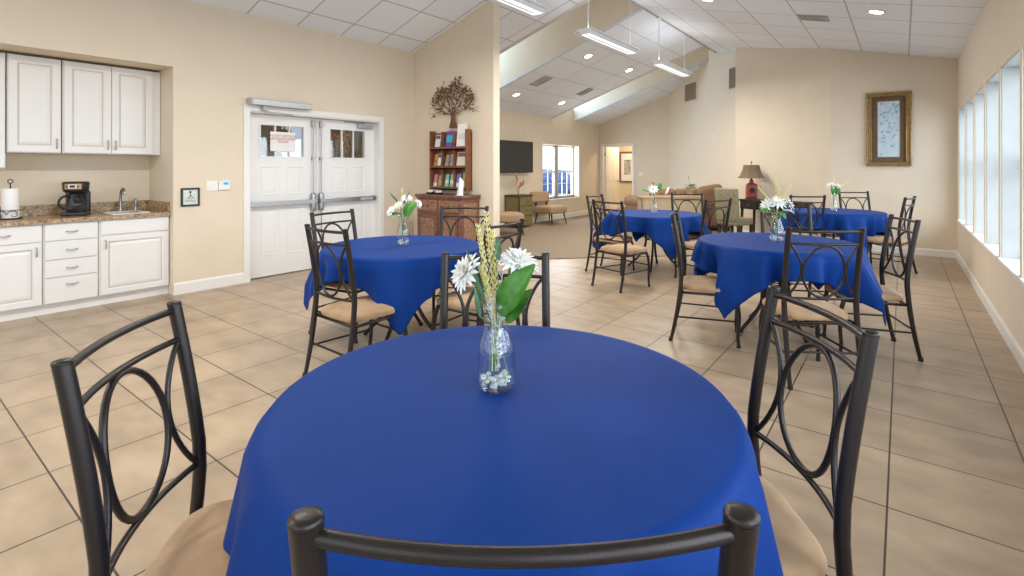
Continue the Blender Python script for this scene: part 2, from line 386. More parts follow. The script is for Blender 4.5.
# baseboards
def bb(p, q, name, h=.115, t=.014, side=1):
    p, q = Vector(p), Vector(q); d = (q-p).normalized(); n = Vector((-d.y, d.x))*side
    m = MB(); prof = [(0, 0), (t, 0), (t, h-.02), (t*.45, h), (0, h)]
    vs = [(*(e+n*a), z) for e in (p, q) for a, z in prof]; k = len(prof)
    m.add(vs, [tuple(range(k)), tuple(range(k, 2*k))[::-1]]+[(i, (i+1) % k, k+(i+1) % k, k+i) for i in range(k)])
    return struct(m, name, WHITE)
bb((XL, NY1+.0), (XL, 2.93), 'baseboard_left', .13, side=-1)
bb((XL, 5.02), (XL, YT), 'baseboard_left_corner', .13, side=-1)
bb((XL, YT), (-4.65, YT), 'baseboard_divider', side=-1)
bb((-4.65, YT), (-4.65, YT+.14), 'baseboard_divider_end', side=-1)
bb((XF, YT+.14), (XF, YD), 'baseboard_lounge', .14, side=-1)
bb((-6.2, YD), (-5.2, YD), 'baseboard_far', side=-1)
bb((-5.2, YD), (-2.62, 11.42), 'baseboard_diagonal', side=-1)
bb((-2.76, 11.27), (-1.0, YP), 'baseboard_angled', side=-1)
bb((-1.0, YP), (XR, YP), 'baseboard_back', side=-1)
bb((XR, YP), (XR, Y0+.1), 'baseboard_right', side=-1)

# ------------------------------------------------------------------ double door
def casing(m, y0, y1, z1, w=.075, t=.02, x=XL):
    m.box(x, x+t, y0-w, y0, 0, z1+w).box(x, x+t, y1, y1+w, 0, z1+w).box(x, x+t, y0, y1, z1, z1+w)
cs = MB(); casing(cs, 3.0, 4.95, 2.09); cs.box(T, XL+.001, 2.999, 3.012, 0, 2.089).box(T, XL+.001, 4.938, 4.951, 0, 2.089).box(T, XL+.001, 3.012, 4.938, 2.076, 2.091)
struct(cs, 'trim_double_door', WHITE, bevel=.003)
def panel_ring(m, x, y0, y1, z0, z1, w=.018, d=.007):
    loops = [(0, 0), (w*.4, d), (w, .001), (w+.02, .001), (w+.045, d*.7)]
    vs = []
    for ins, dd in loops: vs += [(x+dd, y0+ins, z0+ins), (x+dd, y1-ins, z0+ins), (x+dd, y1-ins, z1-ins), (x+dd, y0+ins, z1-ins)]
    fs = [(4*i+k, 4*i+(k+1) % 4, 4*i+4+(k+1) % 4, 4*i+4+k) for i in range(len(loops)-1) for k in range(4)]+[tuple(4*(len(loops)-1)+k for k in range(4))]
    m.add(vs, fs)
def leaf_door(name, y0, y1, gy0, gy1, mid_at_y1):
    xb, xf = -6.49, -6.445
    m = MB().box(xb, xf, y0, gy0, .012, 2.07).box(xb, xf, gy1, y1, .012, 2.07).box(xb, xf, gy0, gy1, .012, 1.54).box(xb, xf, gy0, gy1, 1.94, 2.07)
    d = struct(m, name, DOORW)
    pm = MB(); w2 = (gy1-gy0-.09)/2
    for a in (gy0, gy1-w2):
        panel_ring(pm, xf, a, a+w2, 1.04, 1.41); panel_ring(pm, xf, a, a+w2, .27, .86)
    pm.build('door_panel_moulding', DOORW, d)
    g = MB().box(xf-.025, xf-.02, gy0, gy1, 1.54, 1.94); g.build('pane', PANE, d)
    fr = MB(); fw = .02
    fr.box(xf, xf+.01, gy0-fw, gy0, 1.54-fw, 1.94+fw).box(xf, xf+.01, gy1, gy1+fw, 1.54-fw, 1.94+fw).box(xf, xf+.01, gy0, gy1, 1.54-fw, 1.54).box(xf, xf+.01, gy0, gy1, 1.94, 1.94+fw)
    for k in (1, 2):
        yy = gy0+(gy1-gy0)*k/3; fr.box(xf-.03, xf, yy-.009, yy+.009, 1.54, 1.94)
    fr.build('window_moulding', DOORW, d)
    ym = y1-.055 if mid_at_y1 else y0+.055
    bar = MB().box(xf+.03, xf+.075, y0+.02, y1-.02, .905, .965).box(xf, xf+.05, y0+.02, y0+.05, .9, .97).box(xf, xf+.05, y1-.05, y1-.02, .9, .97)
    b_ = bar.build('push_bar', CHROME, d, .004)
    far = y0+.18 if mid_at_y1 else y1-.30
    MB().box(xf+.072, xf+.079, min(far, far+.22), max(far, far+.22), .915, .955).build('bar_insert', GREY, b_)
    hub = MB().rbox(xf, xf+.06, ym-.036, ym+.036, .80, 1.05, .025); hub.build('latch_case', CHROME, d)
    rod = MB().tube([(xf+.035, ym, 1.05), (xf+.035, ym, 2.03)], .0075, 8); rod.tube([(xf+.035, ym, .80), (xf+.035, ym, .03)], .0075, 8)
    rod.build('vertical_rod', CHROME, d)
    lt = MB().rbox(xf, xf+.045, ym-.02, ym+.02, 1.95, 2.04, .01).box(xf, xf+.04, ym-.015, ym+.015, 1.50, 1.54); lt.build('top_latch', CHROME, d)
    return d
dL = leaf_door('door_1', 3.013, 3.957, 3.19, 3.77, True)
dR = leaf_door('door_2', 3.965, 4.937, 4.18, 4.76, False)
# closer / operator
op = thing('door_operator', 'long grey automatic opener box mounted above the left door leaf', 'door opener', (XL, 3.38, 2.16))
MB().box(.02, .115, -.40, .38, 0, .075).build('housing', ALU, op, .006)
MB().box(.0, .12, -.415, -.395, -.005, .08).build('end_cap', GREY, op, .003)
MB().tube([(.06, -.22, 0), (.06, -.22, -.07), (.08, .10, -.085), (-.05, .22, -.085)], .009, 8).box(.035, .085, -.25, -.19, -.06, 0).build('arm', GREY, op)
cl = thing('door_closer', 'small grey hydraulic closer at the top of the right door leaf', 'door closer', (-6.445, 4.62, 1.98))
MB().box(0, .06, .0, .26, 0, .06).build('body', ALU, cl, .006)
MB().box(.02, .035, -.22, .12, .07, .085).tube([(.03, .1, .05), (.03, .1, .085)], .012, 8).build('arm', GREY, cl)
sg = thing('paper_notice', 'white paper notice with red lettering taped inside the left door glass', 'notice', (-6.4335, 3.48, 1.61))
MB().box(0, .0015, -.17, .17, 0, .25).build('sheet', PAPER, sg)
def text(name, body, size, loc, rot, m, parent, ext=.0005, align='CENTER'):
    c = bpy.data.curves.new(name, 'FONT'); c.body = body; c.size = size; c.extrude = ext; c.align_x = align; c.space_line = .95
    tmp = bpy.data.objects.new(name, c); col.objects.link(tmp); bpy.context.view_layer.update()
    me = bpy.data.meshes.new_from_object(tmp.evaluated_get(bpy.context.evaluated_depsgraph_get())); bpy.data.objects.remove(tmp)
    me.materials.clear(); me.materials.append(m)
    o = bpy.data.objects.new(name, me); o.location = loc; o.rotation_euler = rot; col.objects.link(o)
    if parent: o.parent = parent
    return o
REDT = colm('red_print', (.45, .05, .04)); BLKT = colm('black_print', (.03, .03, .03))
text('lettering', 'TO EXIT USE DOOR\nPUSH DOOR OPENER\nTO EXIT', .040, (.0035, 0, .185), (PI/2, 0, PI/2), REDT, sg)
# autumn wreath and vestibule beyond the door glass
struct(MB().box(-8.1, -8.0, 2.2, 5.6, 0, 1.55).box(-8.1, -8.0, 2.2, 5.6, 2.15, 2.6).box(-8.1, -8.0, 2.2, 2.9, 1.5, 2.2).box(-8.1, -8.0, 3.55, 4.3, 1.5, 2.2).box(-8.1, -8.0, 5.0, 5.6, 1.5, 2.2)
       .box(-8.1, T, 2.32, 2.38, 0, 2.6).box(-8.1, T, 5.5, 5.58, 0, 2.6).box(-8.1, T, 2.3, 5.58, 2.5, 2.6), 'wall_vestibule', HALLW)
def wreath(y, lab):
    r_ = thing('autumn_wreath', lab, 'wreath', (-6.60, y, 1.76), 0, 'brown autumn wreaths on the double doors')
    ring = MB(); lv = MB(); rnd = random.Random(int(y*10))
    ring.tube([(0, .13*math.cos(a), .13*math.sin(a)) for a in [2*PI*k/16 for k in range(16)]], .025, 6, closed=True)
    for k in range(110):
        a = rnd.uniform(0, 2*PI); r = rnd.uniform(.08, .17); c = Vector((rnd.uniform(-.03, .03), r*math.cos(a), r*math.sin(a)))
        q = Vector((rnd.uniform(-.3, .3), rnd.uniform(-1, 1), rnd.uniform(-1, 1))).normalized()
        lv.leaf(c, c+q*.06, .017, (1, .1, .2))
    ring.build('twig_ring', WOODD, r_); lv.build('leaves', DRIED, r_)
wreath(3.55, 'brown leaf wreath seen through the left door glass behind the notice')
wreath(4.46, 'brown leaf wreath seen through the glass of the right door leaf')

# thermostat plates, framed notice
sp = thing('switch_plate', 'white switch plate on the cream wall beside the double doors', 'light switch', (XL, 2.575, 1.13))
MB().box(0, .006, -.06, .06, 0, .115).build('plate', WHITE, sp, .002)
b_ = MB()
for k in (-.035, 0, .035): b_.box(.006, .011, k-.009, k+.009, .035, .08)
b_.build('rocker', PAPER, sp)
th = thing('thermostat', 'white thermostat with a blue screen left of the double doors', 'thermostat', (XL, 2.705, 1.135))
MB().box(0, .022, -.065, .06, 0, .105).build('case', WHITE, th, .004)
MB().box(.022, .0235, -.015, .04, .06, .09).build('screen', LCD, th)
fn = thing('framed_notice', 'small dark framed notice on the wall right of the kitchenette', 'framed sign', (XL, 2.345, .965))
MB().box(0, .018, -.095, .095, 0, .02).box(0, .018, -.095, .095, .185, .205).box(0, .018, -.095, -.075, .02, .185).box(0, .018, .075, .095, .02, .185).build('frame', WOODD, fn, .002)
MB().box(0, .008, -.075, .075, .02, .185).build('card', colm('pale_green_card', (.62, .68, .62)), fn)
ic = MB(); ic.tube([(.009, 0, .15), (.009, 0, .12), (.009, -.03, .09), (.009, .035, .09), (.009, 0, .12)], .004, 6); ic.blob((.009, 0, .158), .003, .012, .012)
ic.build('printed_symbol', BLKT, fn)
text('lettering', 'NOTICE', .028, (.0085, 0, .05), (PI/2, 0, PI/2), BLKT, fn)

# ------------------------------------------------------------------ kitchenette
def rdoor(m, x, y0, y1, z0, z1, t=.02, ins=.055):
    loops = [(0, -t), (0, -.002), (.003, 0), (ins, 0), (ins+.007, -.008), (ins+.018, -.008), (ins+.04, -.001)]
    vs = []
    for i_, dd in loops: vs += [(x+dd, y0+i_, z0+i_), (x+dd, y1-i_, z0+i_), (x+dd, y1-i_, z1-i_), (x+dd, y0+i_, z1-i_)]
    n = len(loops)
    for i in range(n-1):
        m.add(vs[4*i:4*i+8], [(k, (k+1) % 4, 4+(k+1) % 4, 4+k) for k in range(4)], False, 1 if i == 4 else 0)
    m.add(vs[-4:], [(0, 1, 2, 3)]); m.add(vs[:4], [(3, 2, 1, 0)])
def pull(parent, x, y, z, vertical, L=.085, name='pull'):
    if vertical: p = [(x, y, z-L/2), (x+.022, y, z-L/2+.012), (x+.027, y, z), (x+.022, y, z+L/2-.012), (x, y, z+L/2)]
    else: p = [(x, y-L/2, z), (x+.022, y-L/2+.012, z), (x+.027, y, z-.004), (x+.022, y+L/2-.012, z), (x, y+L/2, z)]
    return MB().tube(p, [.006, .0045, .0065, .0045, .006], 8).build(name, NICKEL, parent)
CX = -6.42   # base cabinet face
def base_cab(y0, y1, label, spec, group='base cabinets under the granite counter'):
    t = thing('base_cabinet', label, 'cabinet', (0, (y0+y1)/2, 0), 0, group)
    c = (y0+y1)/2
    MB().box(NX+.01, CX-.02, y0-c, y1-c, .10, .868).box(NX+.01, CX-.07, y0-c, y1-c, .0, .10).build('carcass', CABW, t)
    for s in spec:
        kind, z0, z1, a, b = s[:5]
        m = MB()
        if kind == 'door':
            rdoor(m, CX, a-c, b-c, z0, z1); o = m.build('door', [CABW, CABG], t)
            hy = (b-.035 if s[5] == 'r' else a+.035)-c; pull(o, CX, hy, z1-.085, True)
        else:
            m.box(CX-.02, CX, a-c, b-c, z0, z1); o = m.build('drawer', CABW, t, .003)
            if s[5]: pull(o, CX, (a+b)/2-c, (z0+z1)/2+(.05 if z1-z0 > .2 else 0), False)
    return t
base_cab(1.555, 2.175, 'wide white base cabinet below the sink with one door', [('door', .105, .70, 1.57, 2.165, 'l'), ('drawer', .715, .86, 1.57, 2.165, False)])
base_cab(1.135, 1.55, 'narrow white base cabinet with a stack of four drawers', [('drawer', .105, .34, 1.145, 1.54, True), ('drawer', .35, .51, 1.145, 1.54, True), ('drawer', .52, .69, 1.145, 1.54, True), ('drawer', .70, .86, 1.145, 1.54, True)])
base_cab(.60, 1.13, 'white base cabinet at the left picture edge, drawer over door', [('door', .105, .69, .61, 1.12, 'r'), ('drawer', .70, .86, .61, 1.12, True)])
tk = MB().box(CX-.07, CX-.06, -.2, 2.178, .0, .10); tk = tk.build('toe_kick', WHITE); tag(tk, 'white toe kick board along the floor below the base cabinets', 'toe kick')
base_cab(-.2, .595, 'white base cabinet beyond the left picture edge', [('door', .105, .69, -.19, .2, 'r'), ('door', .105, .69, .21, .585, 'l'), ('drawer', .70, .86, -.19, .585, True)])
# countertop with sink cut-out
SY0, SY1, SX0, SX1 = 1.70, 1.99, -6.86, -6.50
ct = thing('countertop', 'speckled brown granite countertop with backsplash over the base cabinets', 'countertop', (0, 0, .87))
MB().box(NX+.002, SX0, -.2, 2.178, 0, .038).box(SX1, CX+.03, -.2, 2.178, 0, .038).box(SX0, SX1, -.2, SY0, 0, .038).box(SX0, SX1, SY1, 2.178, 0, .038).build('worktop', GRANITE, ct)
MB().box(NX+.002, NX+.022, -.2, 2.178, .038, .145).box(NX+.022, CX+.0, 2.158, 2.178, .038, .145).build('backsplash', GRANITE, ct, .002)
sk = thing('sink', 'small white rimmed sink set into the granite counter', 'sink', (0, 0, .908))
MB().box(SX0-.02, SX0+.012, SY0-.02, SY1+.02, 0, .008).box(SX1-.012, SX1+.02, SY0-.02, SY1+.02, 0, .008).box(SX0, SX1, SY0-.02, SY0+.012, 0, .008).box(SX0, SX1, SY1-.012, SY1+.02, 0, .008).build('rim', WHITE, sk, .003)
MB().box(SX0, SX1, SY0, SY1, -.03, -.025).box(SX0, SX0+.004, SY0, SY1, -.03, 0).box(SX1-.004, SX1, SY0, SY1, -.03, 0).box(SX0, SX1, SY0, SY0+.004, -.03, 0).box(SX0, SX1, SY1-.004, SY1, -.03, 0).build('basin', ALU, sk)
fa = thing('faucet', 'chrome gooseneck faucet behind the kitchenette sink', 'faucet', (-6.90, 1.86, .908))
MB().lathe([(.028, 0), (.026, .02), (.016, .045), (.014, .10)], seg=16).build('body', CHROME, fa)
MB().tube([(0, 0, .08), (0, 0, .16)]+bez((0, 0, .16), (0, 0, .27), (.13, -.0, .29), (.14, 0, .19), 12)[1:], [.013]*13+[.012], 12).build('spout', CHROME, fa)
MB().tube([(0, .0, .06), (.0, .045, .075), (.01, .075, .11)], [.009, .008, .006], 8).build('lever', CHROME, fa)
ss = thing('side_sprayer', 'short chrome side sprayer right of the faucet', 'sprayer', (-6.90, 2.00, .908))
MB().lathe([(.024, 0), (.02, .012), (.013, .03), (.013, .06), (.018, .11), (.015, .135), (.004, .14)], seg=16).build('body', CHROME, ss)
MB().tube([(.0, 0, .125), (.03, 0, .13)], .009, 8).build('nozzle', CHROME, ss)
# upper cabinets
def upper(y0, y1, z0, z1, label, doors, xf=-6.68):
    t = thing('wall_cabinet', label, 'cabinet', (0, (y0+y1)/2, z0), 0, 'white wall cabinets above the counter'); c = (y0+y1)/2
    MB().box(NX+.002, xf-.02, y0-c, y1-c, 0, z1-z0).build('carcass', CABW, t)
    for a, b, sd in doors:
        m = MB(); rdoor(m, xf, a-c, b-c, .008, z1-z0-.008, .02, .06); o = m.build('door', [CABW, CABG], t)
        pull(o, xf, (b-.03 if sd == 'r' else a+.03)-c, .095, True, .095)
    return t
upper(1.325, 2.175, 1.54, 2.475, 'white wall cabinet with two doors above coffee maker and sink', [(1.335, 1.72, 'r'), (1.726, 2.10, 'l')])
upper(.925, 1.315, 1.54, 2.475, 'white single door wall cabinet above the paper towel holder', [(.932, 1.308, 'r')])
upper(.30, .915, 1.39, 2.475, 'taller white wall cabinet cut off by the left picture edge', [(.308, .908, 'l')])
# coffee maker
cm = thing('coffee_maker', 'black drip coffee maker with glass carafe on the granite counter', 'coffee maker', (-6.74, 1.44, .908), -.45)
MB().rbox(-.10, .10, -.105, .105, 0, .035, .012).build('base', BLACK, cm)
MB().rbox(-.11, -.045, -.10, .10, .02, .25, .02).build('water_tank', BLACK, cm)
MB().lathe([(.088, .235), (.105, .25), (.112, .335), (.10, .345), (.0, .346)], seg=28, capb=True).build('brew_head', BLACK, cm)
fp = MB()
for k in range(8):
    a0 = -.62+1.24*k/8; a1 = -.62+1.24*(k+1)/8
    fp.add([(.112*math.cos(a)*q, .112*math.sin(a)*q, z) for q in (.985, 1.03) for a in (a0, a1) for z in (.27, .325)], [(4, 6, 7, 5), (0, 1, 3, 2), (0, 4, 5, 1), (2, 3, 7, 6), (0, 2, 6, 4), (1, 5, 7, 3)])
cpn = fp.build('control_panel', colm('bronze_panel', (.45, .28, .12), .35), cm)
MB().box(.112, .119, -.032, .032, .28, .318).build('display_bezel', WHITE, cpn)
MB().box(.119, .1205, -.022, .022, .287, .311).build('display', BLACK, cpn)
MB().box(.11, .118, -.05, -.04, .29, .305).box(.11, .118, .04, .05, .29, .305).build('button', BLACK, cpn)
ca_ = MB().lathe([(.06, .036), (.078, .06), (.082, .11), (.07, .17), (.052, .205), (.055, .215)], c=(.02, 0, 0), seg=28, capt=False).build('carafe', glass('smoky_carafe_glass', (.45, .42, .40)), cm)
MB().lathe([(.056, .213), (.05, .23), (.0, .232)], c=(.02, 0, 0), seg=24).build('lid', BLACK, ca_)
MB().tube(bez((.03, -.055, .20), (.05, -.14, .21), (.05, -.15, .07), (.03, -.078, .07), 10), .011, 8).build('handle', BLACK, ca_)
# paper towel holder
pt = thing('paper_towel_holder', 'black wire paper towel holder with scrolled base on the counter', 'paper towel holder', (-6.74, .955, .908))
pm_ = MB().tube([(.085*math.cos(a), .085*math.sin(a), .008) for a in [2*PI*k/24 for k in range(24)]], .005, 8, closed=True)
for a in (0, PI/2): pm_.tube([(.085*math.cos(a), .085*math.sin(a), .008), (-.085*math.cos(a), -.085*math.sin(a), .008)], .004, 6)
pm_.tube([(.085*math.cos(a), .085*math.sin(a), .085) for a in [2*PI*k/24 for k in range(24)]], .003, 6, closed=True)
pm_.build('base', DARKM, pt)
MB().tube([(0, 0, .01), (0, 0, .34)], .005, 8).tube([(0, .018*math.sin(a), .358-.018*math.cos(a)) for a in [2*PI*k/14 for k in range(14)]], .004, 6, closed=True).build('rod', DARKM, pt)
sc_ = MB()
for sgn in (-1, 1):
    pts = []
    for k in range(26):
        a = k/25*3.2*PI*.6; r = .045-.034*k/25
        ang = sgn*(.55)+sgn*(-r*math.cos(a))/.085*1.0
        pts.append((.088*math.cos(ang-.45), .088*math.sin(ang-.45), .045+r*math.sin(a)))
    sc_.tube(pts, .0032, 6)
sc_.build('scrollwork', DARKM, pt)
rl = thing('paper_towel_roll', 'full white roll of paper towels on the wire holder', 'paper towels', (-6.74, .955, .918))
MB().lathe([(.02, 0), (.062, 0), (.064, .004), (.064, .276), (.062, .28), (.02, .28)], seg=32, capb=False, capt=False).build('roll', TOWEL, rl)
MB().lathe([(.02, 0), (.02, .28)], seg=16, capb=False, capt=False).build('cardboard_core', colm('cardboard', (.35, .25, .15)), rl)

# ------------------------------------------------------------------ tree wall: dresser, rack, tree
dr = thing('dresser', 'carved reddish brown wooden dresser against the divider wall', 'dresser', (-5.345, 5.41, 0))
hx, hy = .475, .21
MB().box(-hx+.03, hx-.03, -hy+.03, hy, .08, .95).box(-hx+.01, hx-.01, -hy+.01, hy, 0, .09).build('body', WOODR, dr, .004)
MB().box(-hx, hx, -hy, hy, .965, 1.0).box(-hx+.012, hx-.012, -hy+.012, hy, .945, .965).build('top', WOODR, dr, .006)
for sgn in (-1, 1):
    a, b = (-hx+.08, -.02) if sgn < 0 else (.02, hx-.08)
    o = MB().box(a, b, -hy+.012, -hy+.032, .76, .92).build('drawer', WOODC, dr, .004)
    MB().tube([((a+b)/2-.03, -hy+.01, .84), ((a+b)/2, -hy-.01, .83), ((a+b)/2+.03, -hy+.01, .84)], .005, 6).build('pull', DARKM, o)
    o = MB().box(a, b, -hy+.014, -hy+.032, .14, .70).build('door', WOODR, dr, .004)
    MB().box(a+.045, b-.045, -hy+.006, -hy+.016, .19, .65).build('carved_panel', WOODC, o, .006)
    MB().blob(((b-.02) if sgn < 0 else a+.02, -hy+.004, .42), .011, .011, .011).build('knob', DARKM, o)
MB().box(hx-.032, hx-.024, -hy+.09, hy-.05, .16, .88).build('side_panel', WOODC, dr, .004)
for sgn in (-1, 1): MB().tube([(sgn*(hx-.055), -hy+.028, .09), (sgn*(hx-.055), -hy+.028, .93)], .018, 10).build('corner_post', WOODR, dr)

rk = thing('literature_rack', 'wall-hung brown wooden rack of nine pockets above the dresser', 'brochure rack', (-5.435, 5.50, 1.06))
W2 = .385; r_ = MB(); r_.box(-W2, W2, .105, .135, 0, .87)
for x in (-W2, W2-.022): r_.box(x, x+.022, 0, .12, 0, .90)
for x in (-.135, .115): r_.box(x, x+.018, .01, .12, .0, .88)
r_.build('case', WOODK, rk, .002)
for z in (0, .315, .60): MB().box(-W2+.022, W2-.022, .0, .12, z, z+.018).box(-W2+.022, W2-.022, .0, .012, z, z+.05).build('shelf', WOODK, rk)
sh = MB()
for z in (.36, .48): sh.tube([(-.117, .0, z), (.115, .0, z)], .004, 6)
sh.build('retaining_rod', WOODK, rk)
BR = [  # x, z, w, h, colour, accent, label
    (-.25, .625, .11, .215, (.75, .74, .70), (.12, .12, .14), 'white brochure with black header, top left pocket of rack'),
    (.0, .625, .15, .265, (.16, .07, .35), (.05, .45, .50), 'purple and teal magazine in the top middle pocket of rack'),
    (.25, .625, .19, .36, (.84, .82, .80), (.7, .68, .66), 'tall white sheet sticking up from the top right pocket of rack'),
    (-.295, .338, .065, .205, (.62, .30, .08), (.4, .12, .05), 'orange leaflet in the middle row, left pocket of rack'),
    (-.215, .338, .065, .215, (.80, .80, .80), (.1, .1, .12), 'white leaflet with black top, middle row of rack'),
    (-.05, .338, .07, .19, (.42, .36, .32), (.3, .25, .2), 'grey brown booklet behind the centre rods of rack'),
    (.045, .338, .07, .20, (.38, .34, .28), (.25, .2, .2), 'dark taupe booklet right of centre in the rack'),
    (.24, .338, .17, .23, (.66, .62, .55), (.25, .10, .08), 'cream booklet with dark red header in the right middle pocket'),
    (-.30, .022, .075, .21, (.58, .22, .20), (.8, .8, .78), 'pink and white leaflet in the bottom left pocket of rack'),
    (-.205, .022, .07, .20, (.30, .38, .22), (.7, .3, .1), 'green and orange leaflet, bottom row of rack'),
    (-.055, .022, .075, .215, (.22, .48, .50), (.75, .7, .3), 'teal leaflet left of the bottom middle pocket of rack'),
    (.05, .022, .075, .215, (.28, .50, .42), (.75, .72, .35), 'green leaflet right of the bottom middle pocket of rack'),
    (.19, .022, .09, .225, (.14, .22, .52), (.85, .85, .85), 'dark blue leaflet with red dot in the bottom right pocket'),
    (.305, .022, .08, .24, (.42, .42, .18), (.6, .2, .1), 'olive leaflet at the bottom right corner of rack')]
for i, (x, z, w_, h, c, a, lab) in enumerate(BR):
    t = thing('brochure', lab, 'brochure', (-5.435+x, 5.50+.06, 1.06+z), 0, 'brochures in the wall rack')
    cm_ = colm('brochure_ink_%d' % i, c); am = colm('brochure_accent_%d' % i, a)
    tilt = .04
    MB().add([(sx*w_/2, y+zz*tilt/h, zz) for sx in (-1, 1) for y in (-.03, -.024) for zz in (0, h)], [(0, 1, 3, 2), (4, 6, 7, 5), (0, 4, 5, 1), (2, 3, 7, 6), (0, 2, 6, 4), (1, 5, 7, 3)]).build('cover', cm_, t)
    zb = h*(.70 if i in (0, 4, 7) else (.12 if i in (8, 12) else .35)); hb = h*.25 if i != 1 else h*.4
    MB().add([(sx*w_*.42, y+zz*tilt/h, zz) for sx in (-1, 1) for y in (-.0315, -.03) for zz in (zb, zb+hb)], [(0, 1, 3, 2), (4, 6, 7, 5), (0, 4, 5, 1), (2, 3, 7, 6), (0, 2, 6, 4), (1, 5, 7, 3)]).build('cover_print', am, t)
    if i == 12: MB().blob((.0, -.03+.09*tilt/h*1, .055), .013, .004, .013).build('red_dot', REDT, t)
for k, (x, lab) in enumerate(((-5.60, 'dark tray of white cards, left one on the dresser top'), (-5.42, 'dark tray of white cards, right one on the dresser top'))):
    t = thing('card_holder', lab, 'card holder', (x-.02, 5.33, 1.0), 0, 'card holders on the dresser')
    MB().box(-.055, .055, -.03, .03, 0, .012).box(-.055, .055, -.03, -.026, 0, .028).box(-.055, -.05, -.03, .03, 0, .03).box(.05, .055, -.03, .03, 0, .03).box(-.055, .055, .026, .03, 0, .05).build('tray', BLACK, t)
    MB().box(-.045, .045, -.02, .018, .012, .056).build('cards', PAPER, t)
t = thing('folded_pamphlet', 'white folded pamphlet standing upright at the right end of the dresser', 'pamphlet', (-4.99, 5.30, 1.0), .3)
MB().add([(-.05, 0, 0), (0, -.03, 0), (.04, .02, 0), (-.02, .03, .24), (.01, -.01, .26), (.05, .03, .20)], [(0, 1, 4, 3), (1, 2, 5, 4)]).build('sheet', PAPER, t, solid=.004)
MB().box(-.05, .05, -.035, .035, 0, .006).build('foot', PAPER, t)
# metal tree
tr_ = thing('metal_tree_sculpture', 'rusty metal tree wall sculpture above the brochure rack', 'wall sculpture', (-5.40, 5.60, 2.0))
rnd = random.Random(3); tk_ = MB(); tips = []
for dx in (-.05, -.025, 0, .025, .05):
    tk_.tube([(dx*1.5, 0, 0), (dx*.7, -.01, .10), (dx*.45, -.012, .22)], [.016, .013, .012], 8)
tk_.build('trunk', RUSTL, tr_)
brm = MB()
def branch(p, ang, L, r, depth):
    e = (p[0]+L*math.sin(ang), rnd.uniform(-.03, .01), p[2]+L*math.cos(ang)); md = ((p[0]+e[0])/2+rnd.uniform(-.015, .015), -.01, (p[2]+e[2])/2+rnd.uniform(-.01, .02))
    brm.tube([p, md, e], [r, r*.85, r*.7], 6)
    tips.append(md); tips.append(e)
    if depth:
        for k in range(3 if depth > 1 else 2): branch(e, ang+(k-(1 if depth > 1 else .5))*.55+rnd.uniform(-.15, .15), L*rnd.uniform(.68, .9), r*.65, depth-1)
for a in (-1.25, -.85, -.45, -.08, .3, .7, 1.15): branch((a*.02, -.01, .19), a, .21, .009, 2)
brm.build('branches', RUSTL, tr_)
lm = MB(); n = 0
for p in tips:
    if p[2] < .24 and abs(p[0]) < .10: continue
    for k in range(2):
        q = (p[0]+rnd.uniform(-.05, .05), -.012, p[2]+rnd.uniform(-.05, .05))
        if not (-.45 < q[0] < .43 and .10 < q[2] < .80): continue
        r = rnd.uniform(.013, .023); lm.blob((q[0], q[1]+rnd.uniform(-.015, .01), q[2]), r, .004, r*.8, 7, 4)
o = lm.build('leaves', RUSTL, tr_); o['kind'] = 'stuff'

# ------------------------------------------------------------------ lounge
tv = thing('television', 'large black flat television hung on the lounge wall', 'television', (-7.349, 9.62, 1.27))
MB().box(.10, .15, -.66, .64, 0, .75).build('case', BLACK, tv, .004)
MB().box(.15, .152, -.65, .63, .012, .738).build('screen', TVS, tv)
MB().box(.0, .10, -.15, .15, .22, .52).build('wall_bracket', DARKM, tv)
# lounge window
wn = struct(MB().box(XF-.22, XF+.03, WY0-.03, WY1+.03, WZ0-.03, WZ0), 'window_9', WHITE, bevel=.004)
fx0, fx1 = XF-.24, XF-.18
def sash_unit(y0, y1):
    f = MB(); f.box(fx0, fx1, y0, y0+.05, WZ0, WZ1).box(fx0, fx1, y1-.05, y1, WZ0, WZ1).box(fx0, fx1, y0, y1, WZ1-.05, WZ1).box(fx0, fx1, y0, y1, WZ0, WZ0+.06)
    zm = (WZ0+WZ1)/2; f.box(fx0, fx1+.01, y0, y1, zm-.025, zm+.025); f.build('window_frame', WHITE, wn)
    g = MB()
    for k in (1, 2):
        yy = y0+.05+(y1-y0-.1)*k/3; g.box(fx0+.02, fx0+.035, yy-.007, yy+.007, WZ0+.06, WZ1-.05)
    for z in (zm+.35*1.0, zm-.33): g.box(fx0+.02, fx0+.035, y0+.05, y1-.05, z-.007, z+.007)
    g.build('muntins', WHITE, wn)
    MB().box(fx0+.025, fx0+.03, y0+.05, y1-.05, WZ0+.06, WZ1-.05).build('pane', PANE, wn)
ym_ = (WY0+WY1)/2
sash_unit(WY0, ym_-.05); sash_unit(ym_+.05, WY1)
MB().box(fx0, fx1+.02, ym_-.05, ym_+.05, WZ0, WZ1).build('mullion', mat('taupe_mullion', (.42, .38, .32), .5, .02, 5), wn)
